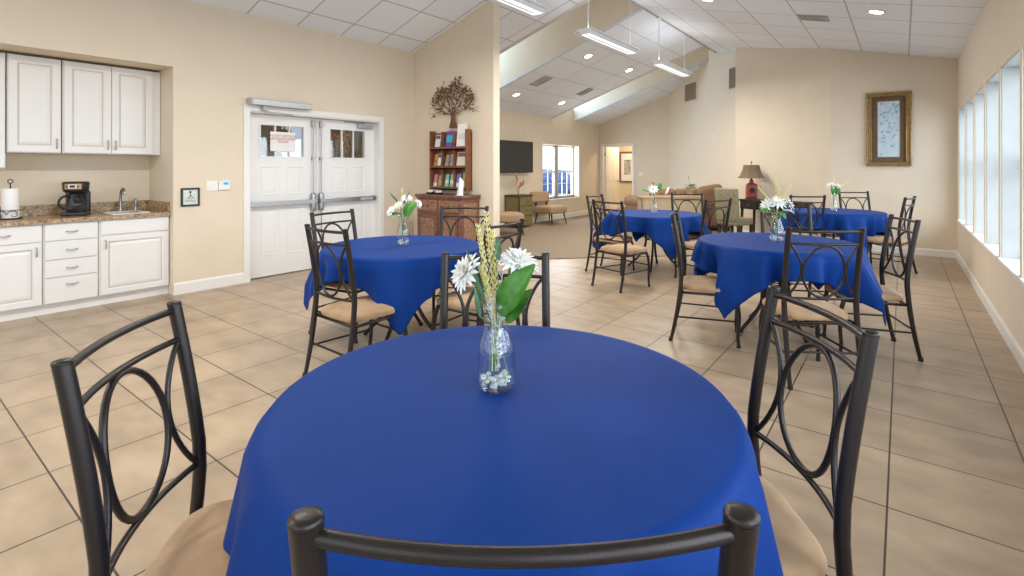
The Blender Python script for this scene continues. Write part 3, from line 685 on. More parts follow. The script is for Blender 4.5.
# far door
fdc = MB(); w_ = .07
fdc.box(DX0-w_, DX0, YD-.018, YD, 0, 2.04+w_).box(DX1, DX1+w_, YD-.018, YD, 0, 2.04+w_).box(DX0, DX1, YD-.018, YD, 2.04, 2.04+w_).box(DX0-.001, DX0+.012, YD-.001, YD+.121, 0, 2.039).box(DX1-.012, DX1+.001, YD-.001, YD+.121, 0, 2.039).box(DX0+.012, DX1-.012, YD-.001, YD+.121, 2.028, 2.041)
struct(fdc, 'trim_far_door', WHITE)
fd = struct(MB().box(-7.225, -7.185, 14.13, 15.02, .01, 2.025), 'door_3', DOORW, bevel=.002)
pm = MB()
for a in (14.22, 14.62): panel_ring(pm, -7.185, a, a+.30, 1.45, 1.90); panel_ring(pm, -7.185, a, a+.30, .95, 1.35); panel_ring(pm, -7.185, a, a+.30, .22, .80)
pm.build('door_panel_moulding', DOORW, fd)
MB().tube([(-7.19, 14.93, .97), (-7.13, 14.93, .97), (-7.125, 14.80, .97)], .011, 8).lathe([(.028, 0), (.028, .006)], c=(-7.185, 14.93, .94)).build('door_handle', DARKM, fd)
MB().box(-7.235, -7.22, 14.10, 14.14, 1.75, 1.85).box(-7.235, -7.22, 14.10, 14.14, .25, .35).build('hinge', DARKM, fd)
hp = thing('hall_picture', 'framed picture with wide white mat on the hallway wall beyond the door', 'picture', (-7.31+.05, 15.8, .9))
MB().box(-.27, .27, -.03, 0, 0, .05).box(-.27, .27, -.03, 0, .97, 1.02).box(-.27, -.22, -.03, 0, .05, .97).box(.22, .27, -.03, 0, .05, .97).build('frame', WOODK, hp, .004)
MB().box(-.22, .22, -.012, 0, .05, .97).build('mat_board', PAPER, hp)
MB().box(-.11, .13, -.015, -.011, .25, .75).build('artwork', mat('muted_landscape_print', (.40, .36, .33), .6, .6, 9), hp)
ls = thing('light_switch', 'white light switch plate right of the far lounge door', 'light switch', (-6.01, YD, 1.16))
MB().box(-.055, .055, -.006, 0, 0, .11).build('plate', WHITE, ls, .002); MB().box(-.03, .03, -.010, -.006, .035, .075).build('rocker', PAPER, ls)
# wall vents on diagonal wall
def wall_vent(x, y, z, w, h, lab):
    t = thing('wall_vent', lab, 'vent', (x, y, z), -PI/4, 'return air grilles high on the diagonal wall')
    MB().box(-w/2, w/2, -.015, .002, 0, .03).box(-w/2, w/2, -.015, .002, h-.03, h).box(-w/2, -w/2+.03, -.015, .002, 0, h).box(w/2-.03, w/2, -.015, .002, 0, h).build('frame', WALL, t)
    s_ = MB(); k = -w/2+.05
    while k < w/2-.04: s_.add([(k, -.012, .03), (k+.022, -.002, .03), (k, -.012, h-.03), (k+.022, -.002, h-.03)], [(0, 1, 3, 2)]); k += .036
    s_.build('louvres', mat('tan_grille', (.26, .21, .15), .5, .02, 5), t, solid=.003)
    MB().box(-w/2+.02, w/2-.02, -.001, .001, .02, h-.02).build('duct_backing', BLACK, t)
wall_vent(-4.275, 13.072, 3.07, .66, .49, 'tan air grille on the diagonal wall, farther and fully visible')
wall_vent(-2.83, 11.627, 3.09, .58, .50, 'tan air grille half hidden behind the angled wall corner')

# slipper chairs
def slipper():
    t = thing('slipper_chair', 'armless tan slipper chair standing under the lounge window', 'chair')
    MB().rbox(-.30, .30, -.30, .30, .26, .44, .05, puff=.015).build('seat', TANF, t)
    o = MB().rbox(-.33, .33, -.05, .05, .0, .28, .045).build('backrest', TANF, t); o.location = (0, -.33, .50); o.rotation_euler = (.18, 0, 0)
    MB().box(-.22, -.18, -.33, -.29, .42, .56).box(.18, .22, -.33, -.29, .42, .56).build('back_bracket', WOODD, t)
    for sx in (-1, 1):
        for sy in (-1, 1): MB().tube([(sx*.23, sy*.23, .27), (sx*.27, sy*.28, .0)], [.022, .012], 8).build('leg', WOODD, t)
    return t
sl = slipper(); sl.location = (-6.91, 10.60, .011); sl.rotation_euler.z = math.atan2(-.13, .98)-PI/2
s2 = copy_tree(sl); s2['label'] = 'tan slipper chair half hidden by the divider wall end'; s2.location = (-6.54, 8.40, .011); s2.rotation_euler.z = math.atan2(.75, .66)-PI/2
for q in (sl, s2): q['group'] = 'tan slipper chairs in the lounge'
ch = thing('accent_chest', 'olive green painted chest with brown edges below the television', 'chest', (-7.33, 9.56, .011))
MB().box(0, .42, -.255, .255, .03, .72).build('body', OLIVED, ch, .003)
MB().box(-.0, .44, -.27, .27, .72, .75).build('top', OLIVED, ch, .003)
for a, b in ((-.24, .24),):
    for z0, z1 in ((.05, .26), (.28, .49), (.51, .70)):
        o = MB().box(.42, .435, a, b, z0, z1).build('drawer', OLIVE, ch, .003); MB().blob((.445, (a+b)/2, (z0+z1)/2), .014, .014, .014).build('knob', OLIVED, o)
MB().box(.03, .39, -.262, -.255, .06, .70).build('side_panel', OLIVE, ch)
dv = thing('dried_leaf_vase', 'slim glass vase on the olive chest', 'vase', (-7.1, 9.52, .761))
MB().lathe([(.03, 0), (.034, .03), (.025, .12), (.035, .2)], seg=16, capt=False).build('glass', GLASS, dv)
for k, (tx, tz, lab) in enumerate((((-.24), .50, 'curled orange dried leaf leaning left in the chest vase'), (.16, .36, 'dark brown dried leaf leaning right in the chest vase'), (.03, .30, 'upright orange dried leaf in the middle of the chest vase'))):
    t = thing('dried_leaf', lab, 'dried leaf', (-7.1, 9.52, .78), 0, 'dried leaves in the chest vase')
    MB().tube([(0, 0, 0), (0, tx*.3, .15), (0, tx*.7, tz*.7)], .004, 6).build('stem', WOODK, t)
    MB().leaf((0, tx*.4, tz*.45), (.03, tx, tz), .045, (1, 0, .2), .3).build('blade', DRIED, t)
# sofa & console (rows run along the 45 degree carpet edge)
so = thing('sofa', 'brown loose-cushion sofa seen from behind in the lounge', 'sofa', (-3.72, 11.15, .011), PI/4)
MB().rbox(-.98, .98, -.02, .85, .08, .45, .05).build('frame', SOFA, so)
MB().rbox(-.85, .85, -.12, .12, .10, .82, .06).build('back', SOFA, so)
for k, x in enumerate((-.55, 0.0, .55)): o = MB().rbox(-.29, .29, -.10, .12, 0, .42, .09).build('back_cushion', SOFA if k != 1 else SOFA, so); o.location = (x, .05, .50+.02*(k == 2)); o.rotation_euler = (.15, .05*(k-1), 0)
for sx in (-1, 1):
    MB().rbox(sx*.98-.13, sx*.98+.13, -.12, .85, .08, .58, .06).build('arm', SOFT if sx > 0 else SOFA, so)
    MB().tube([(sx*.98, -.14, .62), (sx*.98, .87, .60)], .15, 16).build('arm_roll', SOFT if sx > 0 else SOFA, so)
for sx in (-1, 1):
    for y in (-.05, .78): MB().box(sx*.9-.03, sx*.9+.03, y-.03, y+.03, 0, .09).build('foot', WOODD, so)
pl = thing('throw_pillow', 'large brown throw pillow at the right end of the sofa', 'pillow', (-3.32, 11.45, .5), PI/4+.2)
o = MB().rbox(-.30, .30, -.10, .10, 0, .52, .10, puff=0).build('pillow', SOFA, pl); o.rotation_euler = (.1, -.12, 0)
co = thing('console_table', 'tan panelled console table standing behind the sofa', 'console table', (-3.72, 10.10, .011), PI/4)
MB().box(-.66, .66, -.13, .13, .77, .81).build('top', SOFT, co, .004)
MB().box(-.64, .64, -.11, -.09, .05, .77).box(-.64, -.60, -.11, .11, 0, .77).box(.60, .64, -.11, .11, 0, .77).build('panel', mat('tan_linen_panel', (.47, .36, .23), .8, .1, 40), co, .003)
MB().box(-.60, .60, -.09, .11, .12, .15).build('shelf', SOFT, co)
pp = thing('flower_pot', 'small pale terracotta pot on the console behind the sofa', 'pot', (-3.42, 10.41, .821))
MB().lathe([(.05, 0), (.055, .01), (.07, .12), (.078, .125), (.078, .145), (.066, .145), (.06, .11)], seg=20, capt=False).build('pot', TERRA, pp)
MB().lathe([(.0, .12), (.063, .121)], seg=20, capb=False, capt=False).build('soil', OLIVED, pp)
pf = thing('potted_plant', 'small dark green leafy plant growing in the terracotta pot', 'plant', (-3.42, 10.41, .943))
lv = MB(); st = MB(); rnd = random.Random(5)
for k in range(34):
    a = rnd.uniform(0, 2*PI); e = rnd.uniform(.05, .17); h = rnd.uniform(.02, .12)
    b = (e*.4*math.cos(a), e*.4*math.sin(a), h*.8); st.tube([(0, 0, 0), b], .002, 5)
    lv.leaf(b, (e*math.cos(a), e*math.sin(a), h), .02, (0, 0, 1), .2)
st.tube([(0, 0, 0), (-.01, 0, .14), (-.04, .01, .24)], .003, 5); lv.leaf((-.03, .01, .22), (-.05, .01, .28), .016, (1, 0, 0), .1)
st.build('stems', STEM, pf); lv.build('leaves', mat('dark_green_leaf', (.03, .09, .03), .5, .3, 30), pf)
ot = thing('ottoman', 'low tan upholstered ottoman in front of the far lounge door', 'ottoman', (-5.35, 11.55, .011), PI/4)
MB().rbox(-.34, .34, -.30, .30, .12, .46, .07, puff=.02).build('cushion', SOFT, ot)
for sx in (-1, 1):
    for sy in (-1, 1): MB().tube([(sx*.26, sy*.22, .14), (sx*.28, sy*.24, 0)], [.022, .015], 8).build('leg', WOODD, ot)
# parsons chair and desk with lamp
pc = thing('parsons_chair', 'high backed sage brocade chair beside the black desk', 'chair', (-2.42, 9.85, 0), -.35)
MB().rbox(-.22, .22, -.23, .23, .36, .48, .03, puff=.01).build('seat', GREENF, pc)
o = MB().rbox(-.225, .225, -.04, .04, 0, .60, .03).build('backrest', GREENF, pc); o.location = (0, -.21, .43); o.rotation_euler = (.10, 0, 0)
for sx in (-1, 1):
    for sy in (-1, 1): MB().add([(sx*.19+a*q, sy*.19+b*q, z) for z, q in ((0, .016), (.38, .022)) for a, b in ((-1, -1), (1, -1), (1, 1), (-1, 1))], [(3, 2, 1, 0), (4, 5, 6, 7)]+[(k, (k+1) % 4, 4+(k+1) % 4, 4+k) for k in range(4)]).build('leg', WOODD, pc)
da = math.atan2(YP-11.27, -1.0+2.76)
dk = thing('desk', 'black stained narrow desk along the angled wall under the lamp', 'desk', (-1.90, 10.50, 0), da)
MB().box(-.62, .62, -.22, .22, .75, .785).build('top', WOODD, dk, .004)
MB().box(-.58, .58, -.20, .20, .60, .75).build('apron', WOODD, dk, .003)
for a, b in ((-.56, -.20), (-.18, .18), (.20, .56)):
    o = MB().box(a, b, -.212, -.20, .62, .74).build('drawer', WOODD, dk, .003); MB().blob(((a+b)/2, -.222, .68), .012, .012, .012).build('knob', NICKEL, o)
for sx in (-1, 1):
    for sy in (-1, 1): MB().tube([(sx*.55, sy*.17, .62), (sx*.57, sy*.18, .12), (sx*.575, sy*.185, 0)], [.028, .02, .014], 8).build('leg', WOODD, dk)
lp = thing('table_lamp', 'red ceramic table lamp with flared tan shade on the desk', 'lamp', (-2.33, 10.70, .785), .35)
MB().box(-.10, .10, -.10, .10, 0, .018).build('base', WOODD, lp, .003)
m = MB()
sqs = [(.085, .018), (.093, .04), (.097, .18), (.094, .27), (.075, .30), (.035, .315), (.033, .34), (.042, .35), (.028, .37)]
vs = [(a*r, b*r, z) for r, z in sqs for a, b in ((-1, -1), (1, -1), (1, 1), (-1, 1))]
m.add(vs, [(4*i+k, 4*i+(k+1) % 4, 4*i+4+(k+1) % 4, 4*i+4+k) for i in range(len(sqs)-1) for k in range(4)]+[(32, 33, 34, 35)])
m.build('lamp_body', REDC, lp, .006)
MB().lathe([(.05, 0), (.05, .004)], c=(0, 0, 0)).build('medallion', DARKM, lp).matrix_local = Matrix.Translation((0, -.097, .17)) @ Matrix.Rotation(PI/2, 4, 'X')
MB().tube([(0, 0, .36), (0, 0, .40)], .02, 10).tube([(0, 0, .40), (0, 0, .70)], .005, 8).blob((0, 0, .715), .013, .013, .02).build('stem', DARKM, lp)
sm_ = MB(); prof = [(.255, .405), (.205, .47), (.17, .55), (.145, .66)]
vs = []
for r, z in prof:
    for k in range(8):
        a = PI/4*k+PI/8; c8 = r*(1.0 if True else 1); vs.append((c8*math.cos(a), c8*math.sin(a), z))
sm_.add(vs, [(8*i+k, 8*i+(k+1) % 8, 8*i+8+(k+1) % 8, 8*i+8+k) for i in range(3) for k in range(8)])
sm_.build('lamp_shade', SHADE, lp, solid=.003)

# framed painting
pa = thing('framed_painting', 'tall gold framed pale blue floral picture on the back wall', 'painting', (-.18, YP, 1.42))
def ring(m, x0, x1, z0, z1, w, y0, y1, mi=0):
    m.box(x0, x1, y0, y1, z0, z0+w, mi).box(x0, x1, y0, y1, z1-w, z1, mi).box(x0, x0+w, y0, y1, z0+w, z1-w, mi).box(x1-w, x1, y0, y1, z0+w, z1-w, mi)
m = MB(); ring(m, -.30, .30, 0, 1.21, .03, -.05, 0); ring(m, -.27, .27, .03, 1.18, .035, -.035, 0); ring(m, -.235, .235, .065, 1.145, .012, -.045, 0); m.build('frame', GOLD, pa, .006)
MB().box(-.225, .225, -.012, -.002, .075, 1.135).build('mat_board', MATT, pa)
m = MB(); ring(m, -.155, .155, .14, 1.07, .012, -.018, -.010); m.build('fillet', GOLD, pa)
art = MB().box(-.145, .145, -.015, -.011, .15, 1.06); art.build('artwork', mat('pale_blue_paper', (.50, .62, .68), .5, .12, 12), pa)
rnd = random.Random(11); fb = MB(); fp_ = MB()
for k in range(34):
    x, z = rnd.uniform(-.12, .12), rnd.uniform(.19, 1.02); a = rnd.uniform(0, 2*PI); L = rnd.uniform(.03, .075)
    (fb if k % 6 else fp_).leaf((x, -.0165, z), (max(-.135, min(.135, x+L*math.cos(a))), -.0165, z+L*math.sin(a)), .010, (0, 1, 0), 0)
fb.build('painted_leaves', colm('slate_blue_ink', (.18, .34, .48)), pa); fp_.build('painted_blossoms', colm('dusty_pink_ink', (.55, .35, .38)), pa)

# ------------------------------------------------------------------ ceiling fixtures
def pendant(y0, y1, lab):
    t = thing('pendant_light', lab, 'ceiling light', (RX, (y0+y1)/2, 3.20), 0, 'white linear pendant lights along the ridge'); h = (y1-y0)/2
    m = MB(); prof = [(-.17, .02), (-.13, .045), (-.075, .05), (-.07, .0), (.07, .0), (.075, .05), (.13, .045), (.17, .02), (.13, .06), (.06, .075), (-.06, .075), (-.13, .06)]
    n = len(prof); vs = [(x, y, z) for y in (-h, h) for x, z in prof]
    m.add(vs, [tuple(range(n)), tuple(range(n, 2*n))[::-1]]+[(i, n+i, n+(i+1) % n, (i+1) % n) for i in range(n)]); m.build('housing', FIXW, t)
    MB().box(-.062, .062, -h+.04, h-.04, -.006, -.001).build('diffuser', FLUO, t)
    MB().box(-.012, .012, -h+.12, h-.12, -.012, -.006).build('louvre_strip', FIXW, t)
    for yy in (-h+.10, h-.10): MB().tube([(0, yy, .07), (0, yy, RZ-3.20)], .008 if yy < 0 else .0025, 8).build('stem', FIXW, t)
    MB().lathe([(.05, 0), (.05, .02), (.01, .03)], c=(0, -h+.10, RZ-3.20-.03), seg=16).build('canopy', FIXW, t)
pendant(-1.65, -.12, 'unseen white pendant light first along the ridge, added for its light')  # first two pendants are unseen, added for light at the visible spacing
pendant(.90, 2.43, 'unseen white pendant light above the near dining area, added for its light')
pendant(3.45, 4.98, 'nearest visible white pendant light, cut by the top picture edge')
pendant(6.05, 7.60, 'middle white pendant light below the first skylight well')
pendant(8.60, 10.12, 'farthest white pendant light, blueish, before the diagonal wall vents')
def downlight(x, y, f, slope, lab):
    t = thing('recessed_downlight', lab, 'ceiling light', (x, y, f(x)), 0, 'recessed round downlights'); t.rotation_euler = (0, -math.atan(slope), 0)
    MB().lathe([(.10, -.002), (.10, -.008), (.075, -.010), (.07, .0)], seg=24, capb=False, capt=False).build('trim_ring', WHITE, t)
    MB().lathe([(.0, -.004), (.072, -.004)], seg=24, capb=False, capt=False).build('lens', DIML, t)
    l = bpy.data.lights.new('downlight_lamp', 'SPOT'); l.energy = 45; l.color = (1, .86, .68); l.spot_size = 2.1; l.spot_blend = .8; l.shadow_soft_size = .07
    o = bpy.data.objects.new('downlight_lamp', l); col.objects.link(o); o.parent = t; o.location = (0, 0, -.03)
for x, y, lab in ((-6.58, 8.75, 'lit downlight in the lounge ceiling nearest the television, near left'), (-6.57, 10.57, 'lit downlight in the lounge ceiling, far left of four'), (-4.83, 8.74, 'lit downlight in the lounge ceiling, near right of four'), (-4.82, 10.57, 'lit downlight in the lounge ceiling, far right of four')):
    downlight(x, y, LZ, .339, lab)
downlight(-.25, 7.58, RZf, -.2408, 'lit downlight in the right ceiling in front of the painting')
downlight(-2.16, 7.30, RZf, -.2408, 'lit downlight cut by the top picture edge beside the ridge')
def cvent(x, y, f, slope, w, h, lab):
    t = thing('ceiling_vent', lab, 'vent', (x, y, f(x)-.002), 0, 'square ceiling air vents'); t.rotation_euler = (0, -math.atan(slope), 0)
    m = MB()
    for k in range(4):
        s = 1-k*.24; ww, hh = w*s/2, h*s/2
        m.box(-ww, ww, -hh, -hh+.012, -.012, 0).box(-ww, ww, hh-.012, hh, -.012, 0).box(-ww, -ww+.012, -hh, hh, -.012, 0).box(ww-.012, ww, -hh, hh, -.012, 0)
    m.build('louvres', GREY, t); MB().box(-w/2+.01, w/2-.01, -h/2+.01, h/2-.01, -.004, -.001).build('duct_backing', GREY, t)
cvent(-5.93, 8.73, LZ, .339, .42, .30, 'square air vent in the lounge ceiling, near one')
cvent(-5.93, 10.57, LZ, .339, .36, .26, 'square air vent in the lounge ceiling, far one')
cvent(-.97, 8.07, RZf, -.2408, .36, .30, 'square air vent in the right ceiling slope')

# ------------------------------------------------------------------ dining chair
CW, CHT = .223, 1.02
def post_y(z):       # rear post side profile: foot and top lean back
    return -.085*((.58-z)/.58)**1.6 if z < .58 else -.070*((z-.58)/.44)**1.25
def bow(x, d=.036): return -d*(1-(x/CW)**2)
def make_chair():
    t = thing('dining_chair', 'x', 'chair')
    for sx in (-1, 1):
        pts = [(sx*CW, post_y(z), z) for z in [0.012, .08, .16, .24, .32, .40, .46, .54, .62, .70, .78, .86, .94, CHT-.006]]
        o = MB().tube(pts, [.013, .014, .015, .0155, .0165, .017, .0172]+[.0175]*7, 14).build('back_post', BRONZE, t)
        y = post_y(CHT-.006)
        MB().lathe([(.0178, 0), (.0184, .003), (.017, .007), (.010, .009), (.0, .0095)], c=(sx*CW, y, CHT-.008), seg=18).build('cap', BRONZE, o)
        MB().lathe([(.016, 0), (.017, .012), (.0145, .03)], c=(sx*CW, post_y(0)*.99, 0), seg=12).build('foot_glide', BLACK, o)
        fx, fy = .198, .40
        pts = [(sx*(fx-.01), fy-.01, .40), (sx*(fx-.002), fy+.012, .33), (sx*fx, fy+.022, .25), (sx*fx, fy+.018, .16), (sx*(fx+.002), fy+.012, .08), (sx*(fx+.004), fy+.018, .012)]
        o = MB().tube(pts, [.015, .0155, .015, .014, .013, .012], 12).build('leg', BRONZE, t)
        MB().lathe([(.015, 0), (.016, .012), (.0135, .028)], c=(sx*(fx+.004), fy+.018, 0), seg=12).build('foot_glide', BLACK, o)
        MB().tube([(sx*CW, post_y(.20)+.0, .20), (sx*fx, fy+.02, .20)], .0075, 8).build('stretcher', BRONZE, t)
        # side arc: from post at upper rail inwards to the oval and back out
        zt, zb = .912, .565; zm = (zt+zb)/2; pts = []
        for k in range(15):
            f = k/14; z = zt+(zb-zt)*f; x = CW-.012-(CW-.012-.136)*math.sin(PI*f)**.85
            pts.append((sx*x, post_y(z)+bow(x)*1.0, z))
        MB().tube(pts, .0075, 8).build('side_arc', BRONZE, t)
    xs = [-CW+.01+(2*CW-.02)*k/16 for k in range(17)]
    for nm, z, r in (('top_rail', CHT-.024, .0098), ('upper_rail', .915, .0085), ('lower_rail', .56, .0085)):
        MB().tube([(x, post_y(z)+bow(x), z+(.0 if nm != 'lower_rail' else 0)) for x in xs], r, 12).build(nm, BRONZE, t)
    pts = []
    for k in range(36):
        a = 2*PI*k/36; x = .128*math.cos(a); z = .7375+.168*math.sin(a); pts.append((x, post_y(z)+bow(x), z))
    MB().tube(pts, .0085, 8, closed=True).build('oval_ring', BRONZE, t)
    MB().tube([(-CW, post_y(.22), .22), (CW, post_y(.22), .22)], .0075, 8).build('stretcher', BRONZE, t)
    MB().tube([(-.205, .415, .255), (.205, .415, .255)], .0075, 8).build('stretcher', BRONZE, t)
    MB().tube([(-CW+.005, .0, .398), (-.205, .37, .398), (-.18, .40, .398), (.18, .40, .398), (.205, .37, .398), (CW-.005, .0, .398)], .011, 10, closed=True).build('seat_frame', BRONZE, t)
    # padded seat: rounded trapezoid
    m = MB(); outl = []
    def sq(a):
        c, s = math.cos(a), math.sin(a); e = .42
        x = math.copysign(abs(c)**e, c); y = math.copysign(abs(s)**e, s)
        return x*.218*(1+.03*y), .205+y*.225
    n = 40; base = [sq(2*PI*k/n) for k in range(n)]
    levels = [(.93, .432), (.985, .436), (1.0, .446), (1.0, .458), (.98, .470), (.92, .480), (.76, .488), (.5, .492), (.25, .493)]
    vs = [((x)*f, .205+(y-.205)*f, z) for f, z in levels for x, y in base]
    vs = [(a, b, c-.02) for a, b, c in vs]
    fs = [(i*n+k, i*n+(k+1) % n, (i+1)*n+(k+1) % n, (i+1)*n+k) for i in range(len(levels)-1) for k in range(n)]
    m.add(vs, fs, True); m.add(vs[:n], [tuple(range(n))[::-1]]); m.add(vs[-n:], [tuple(range(n))], True)
    m.build('seat', SUEDE, t)
    return t
CH = [  # x,y of the back (between the posts, near the top), facing vector, label, group
    (-.330, .455, (-.62, .785), 'dining chair nearest the camera, only its curved top rail showing', 0),
    (-.192, 1.622, (-.80, -.60), 'dining chair right of the nearest table, cut by nothing but the cloth', 0),
    (-1.477, .414, (.69, .73), 'dining chair left of the nearest table, dark oval back close up', 0),
    (-1.44, 1.76, (.60, -.80), 'dining chair directly behind the flowers of the nearest table', 0),
    (-2.945, 1.875, (.03, .99), 'dining chair in front of the door-side table, seen from behind', 1),
    (-3.97, 2.60, (.98, .15), 'dining chair between the double doors and the door-side table', 1),
    (-3.42, 3.70, (.55, -.83), 'dining chair of the door-side table standing before the dresser', 1),
    (-2.22, 2.83, (-.99, -.10), 'dining chair at the right end of the door-side table', 1),
    (-1.53, 4.27, (.96, .27), 'dining chair at the left side of the window-side table', 2),
    (-.385, 3.76, (-.55, .835), 'dining chair in front of the window-side table, round ring back', 2),
    (.01, 4.92, (-.93, -.36), 'dining chair right of the window-side table beside the tile aisle', 2),
    (-.95, 5.83, (.45, -.89), 'dining chair behind the window-side table vase', 2),
    (-3.38, 6.30, (1.0, .02), 'dining chair far left of the carpet-side table, on the tile edge', 3),
    (-2.70, 5.33, (.30, .95), 'dining chair pulled out in front of the carpet-side table', 3),
    (-2.55, 7.62, (.60, -.80), 'dining chair behind the carpet-side table, back toward the sofa', 3),
    (-1.76, 6.40, (-.93, .38), 'dining chair at the right of the carpet-side table below the sage chair', 3),
    (-1.03, 8.02, (-.55, .84), 'dining chair in front of the painting-side table', 4),
    (-.62, 9.78, (.58, -.81), 'dining chair behind the painting-side table against the back wall', 4),
    (.08, 8.36, (-.97, .22), 'dining chair right of the painting-side table near the windows', 4),
]
CH[1] = (*CH[1][:3], 'dining chair right of the nearest table, bronze oval back close up', 0)
GR = ['chairs around the nearest table', 'chairs around the door-side table', 'chairs around the window-side table', 'chairs around the carpet-side table', 'chairs around the painting-side table']
proto = make_chair()
CHAIRM = []
for i, (x, y, f, lab, g) in enumerate(CH):
    o = proto if i == 0 else copy_tree(proto)
    fl = math.hypot(*f); fx, fy = f[0]/fl, f[1]/fl
    o.location = (x+fx*.068, y+fy*.068, .0); o.rotation_euler.z = math.atan2(fy, fx)-PI/2
    o.scale = (1.075 if i == 0 else 1, 1, 1)
    CHAIRM.append((Vector((x+fx*.068, y+fy*.068)), Vector((fx, fy))))
    o['label'] = lab; o['group'] = GR[g]; o['category'] = 'chair'

# ------------------------------------------------------------------ tables and cloths
TR, TZ = .62, .755
def make_table():
    t = thing('round_table', 'x', 'table')
    MB().lathe([(TR-.02, .725), (TR-.004, .730), (TR-.004, TZ-.006), (TR-.012, TZ-.002)], seg=64).build('tabletop', WOODR, t)
    for k in range(4):
        a = PI/4+PI/2*k; c, s = math.cos(a), math.sin(a)
        prof = [(.30, .724), (.20, .66), (.13, .52), (.10, .40), (.12, .28), (.20, .15), (.30, .06), (.345, .012)]
        # smooth
        pts = []
        for i in range(len(prof)-1):
            for q in range(3):
                f = q/3; pts.append((prof[i][0]*(1-f)+prof[i+1][0]*f, prof[i][1]*(1-f)+prof[i+1][1]*f))
        pts.append(prof[-1])
        for _ in range(3): pts = [pts[0]]+[((pts[i-1][0]+2*pts[i][0]+pts[i+1][0])/4, (pts[i-1][1]+2*pts[i][1]+pts[i+1][1])/4) for i in range(1, len(pts)-1)]+[pts[-1]]
        o = MB().tube([(r*c, r*s, z) for r, z in pts], .0155, 10).build('leg', BRONZE, t)
        MB().lathe([(.018, 0), (.019, .012), (.016, .03)], c=(.345*c, .345*s, 0), seg=12).build('foot_glide', BLACK, o)
    MB().tube([(.105*math.cos(2*PI*k/24), .105*math.sin(2*PI*k/24), .40) for k in range(24)], .009, 8, closed=True).build('ring', BRONZE, t)
    return t
def cloth(cx, cy, corner, seed, half=.80, fold=1.0, flare=.05, bulge=.75):
    rnd = random.Random(seed); m = MB(); NT = 192; zt = TZ+.004; rr = TR; rho = .016
    ph = [rnd.uniform(0, 2*PI) for _ in range(5)]
    tops = [.18, .36, .54, .72, .88, .97, 1.0]
    K = 20; vs = [(0, 0, zt)]
    for i in range(len(tops)+K):
        for k in range(NT):
            th = 2*PI*k/NT; phi = th-math.radians(corner)-PI/4
            E = half/max(abs(math.cos(phi)), abs(math.sin(phi)))
            E -= .004*max(0, 1-abs(((phi+PI/4) % (PI/2))-PI/4)*0)
            if i < len(tops): r, z = rr*tops[i], zt
            else:
                tt = (E-rr)*((i-len(tops)+1)/K)
                q = PI*rho/2
                if tt < q: a = tt/rho; r = rr+rho*math.sin(a); z = zt-rho*(1-math.cos(a))
                else:
                    h = tt-q
                    cdist = abs((((th-math.radians(corner))+PI/4) % (PI/2))-PI/4)   # 0 at a corner
                    cor = math.exp(-(cdist/.20)**2); side = math.exp(-((cdist-.38)/.13)**2)
                    wv = .42*math.cos(13*th+ph[0]+.6*math.sin(2*th+ph[3]))+.30*math.cos(9*th+ph[1])+.22*math.cos(23*th+ph[2])
                    A = min(h+.012, .30)*.30*fold; rg = (1-abs(math.sin(6.5*th+ph[4]+.5*math.sin(3*th))))**1.6; wv = wv*.8+1.15*(rg-.35)
                    r = rr+rho+h*flare+A*(wv*(1-.6*cor)+bulge*cor-.6*side)+.012*min(1, h/.05)
                    r = max(r, rr*.86+0*h)
                    z = zt-rho-h*.985
            vs.append((r*math.cos(th), r*math.sin(th), z))
    fs = [(0, 1+k, 1+(k+1) % NT) for k in range(NT)]
    for i in range(len(tops)+K-1):
        for k in range(NT): fs.append((1+i*NT+k, 1+(i+1)*NT+k, 1+(i+1)*NT+(k+1) % NT, 1+i*NT+(k+1) % NT))
    m.add(vs, fs, True)
    o = m.build('tablecloth', BLUE, None, solid=.0025); o.location = (cx, cy, 0); o.modifiers['solid'].offset = 1
    return o
TB = [(-.90, 1.13, 37, 'nearest'), (-3.25, 2.78, -42, 'door-side'), (-.86, 4.88, -107, 'window-side'), (-2.75, 6.85, -50, 'carpet-side'), (-.80, 8.80, -60, 'painting-side')]
TL = ['round table nearest the camera, hidden under its blue cloth', 'round dark table by the double doors under a blue cloth', 'round table on curved bronze legs nearest the windows',
      'round dark-legged table at the edge of the carpet', 'round table at the back below the painting']
CL = ['large royal blue tablecloth filling the foreground', 'royal blue tablecloth on the table near the double doors, corner hanging', 'bright blue tablecloth on the table beside the window aisle',
      'blue tablecloth on the far table at the carpet edge', 'blue tablecloth on the farthest table under the gold framed picture']
tp = make_table()
for i, (x, y, c, nm) in enumerate(TB):
    t = tp if i == 0 else copy_tree(tp); t.location = (x, y, 0); t.rotation_euler.z = math.radians(c+20)
    t['label'] = TL[i]; t['group'] = 'round dining tables'; t['category'] = 'table'
    tag(cloth(x, y, c, 10+i, (1.02, .81, .83, .83, .84)[i], (.35, 1.5, 1.7, 1.7, 1.7)[i], (.17, .06, .10, .08, .08)[i], .5 if i == 0 else .7), CL[i], 'tablecloth', 'royal blue tablecloths')

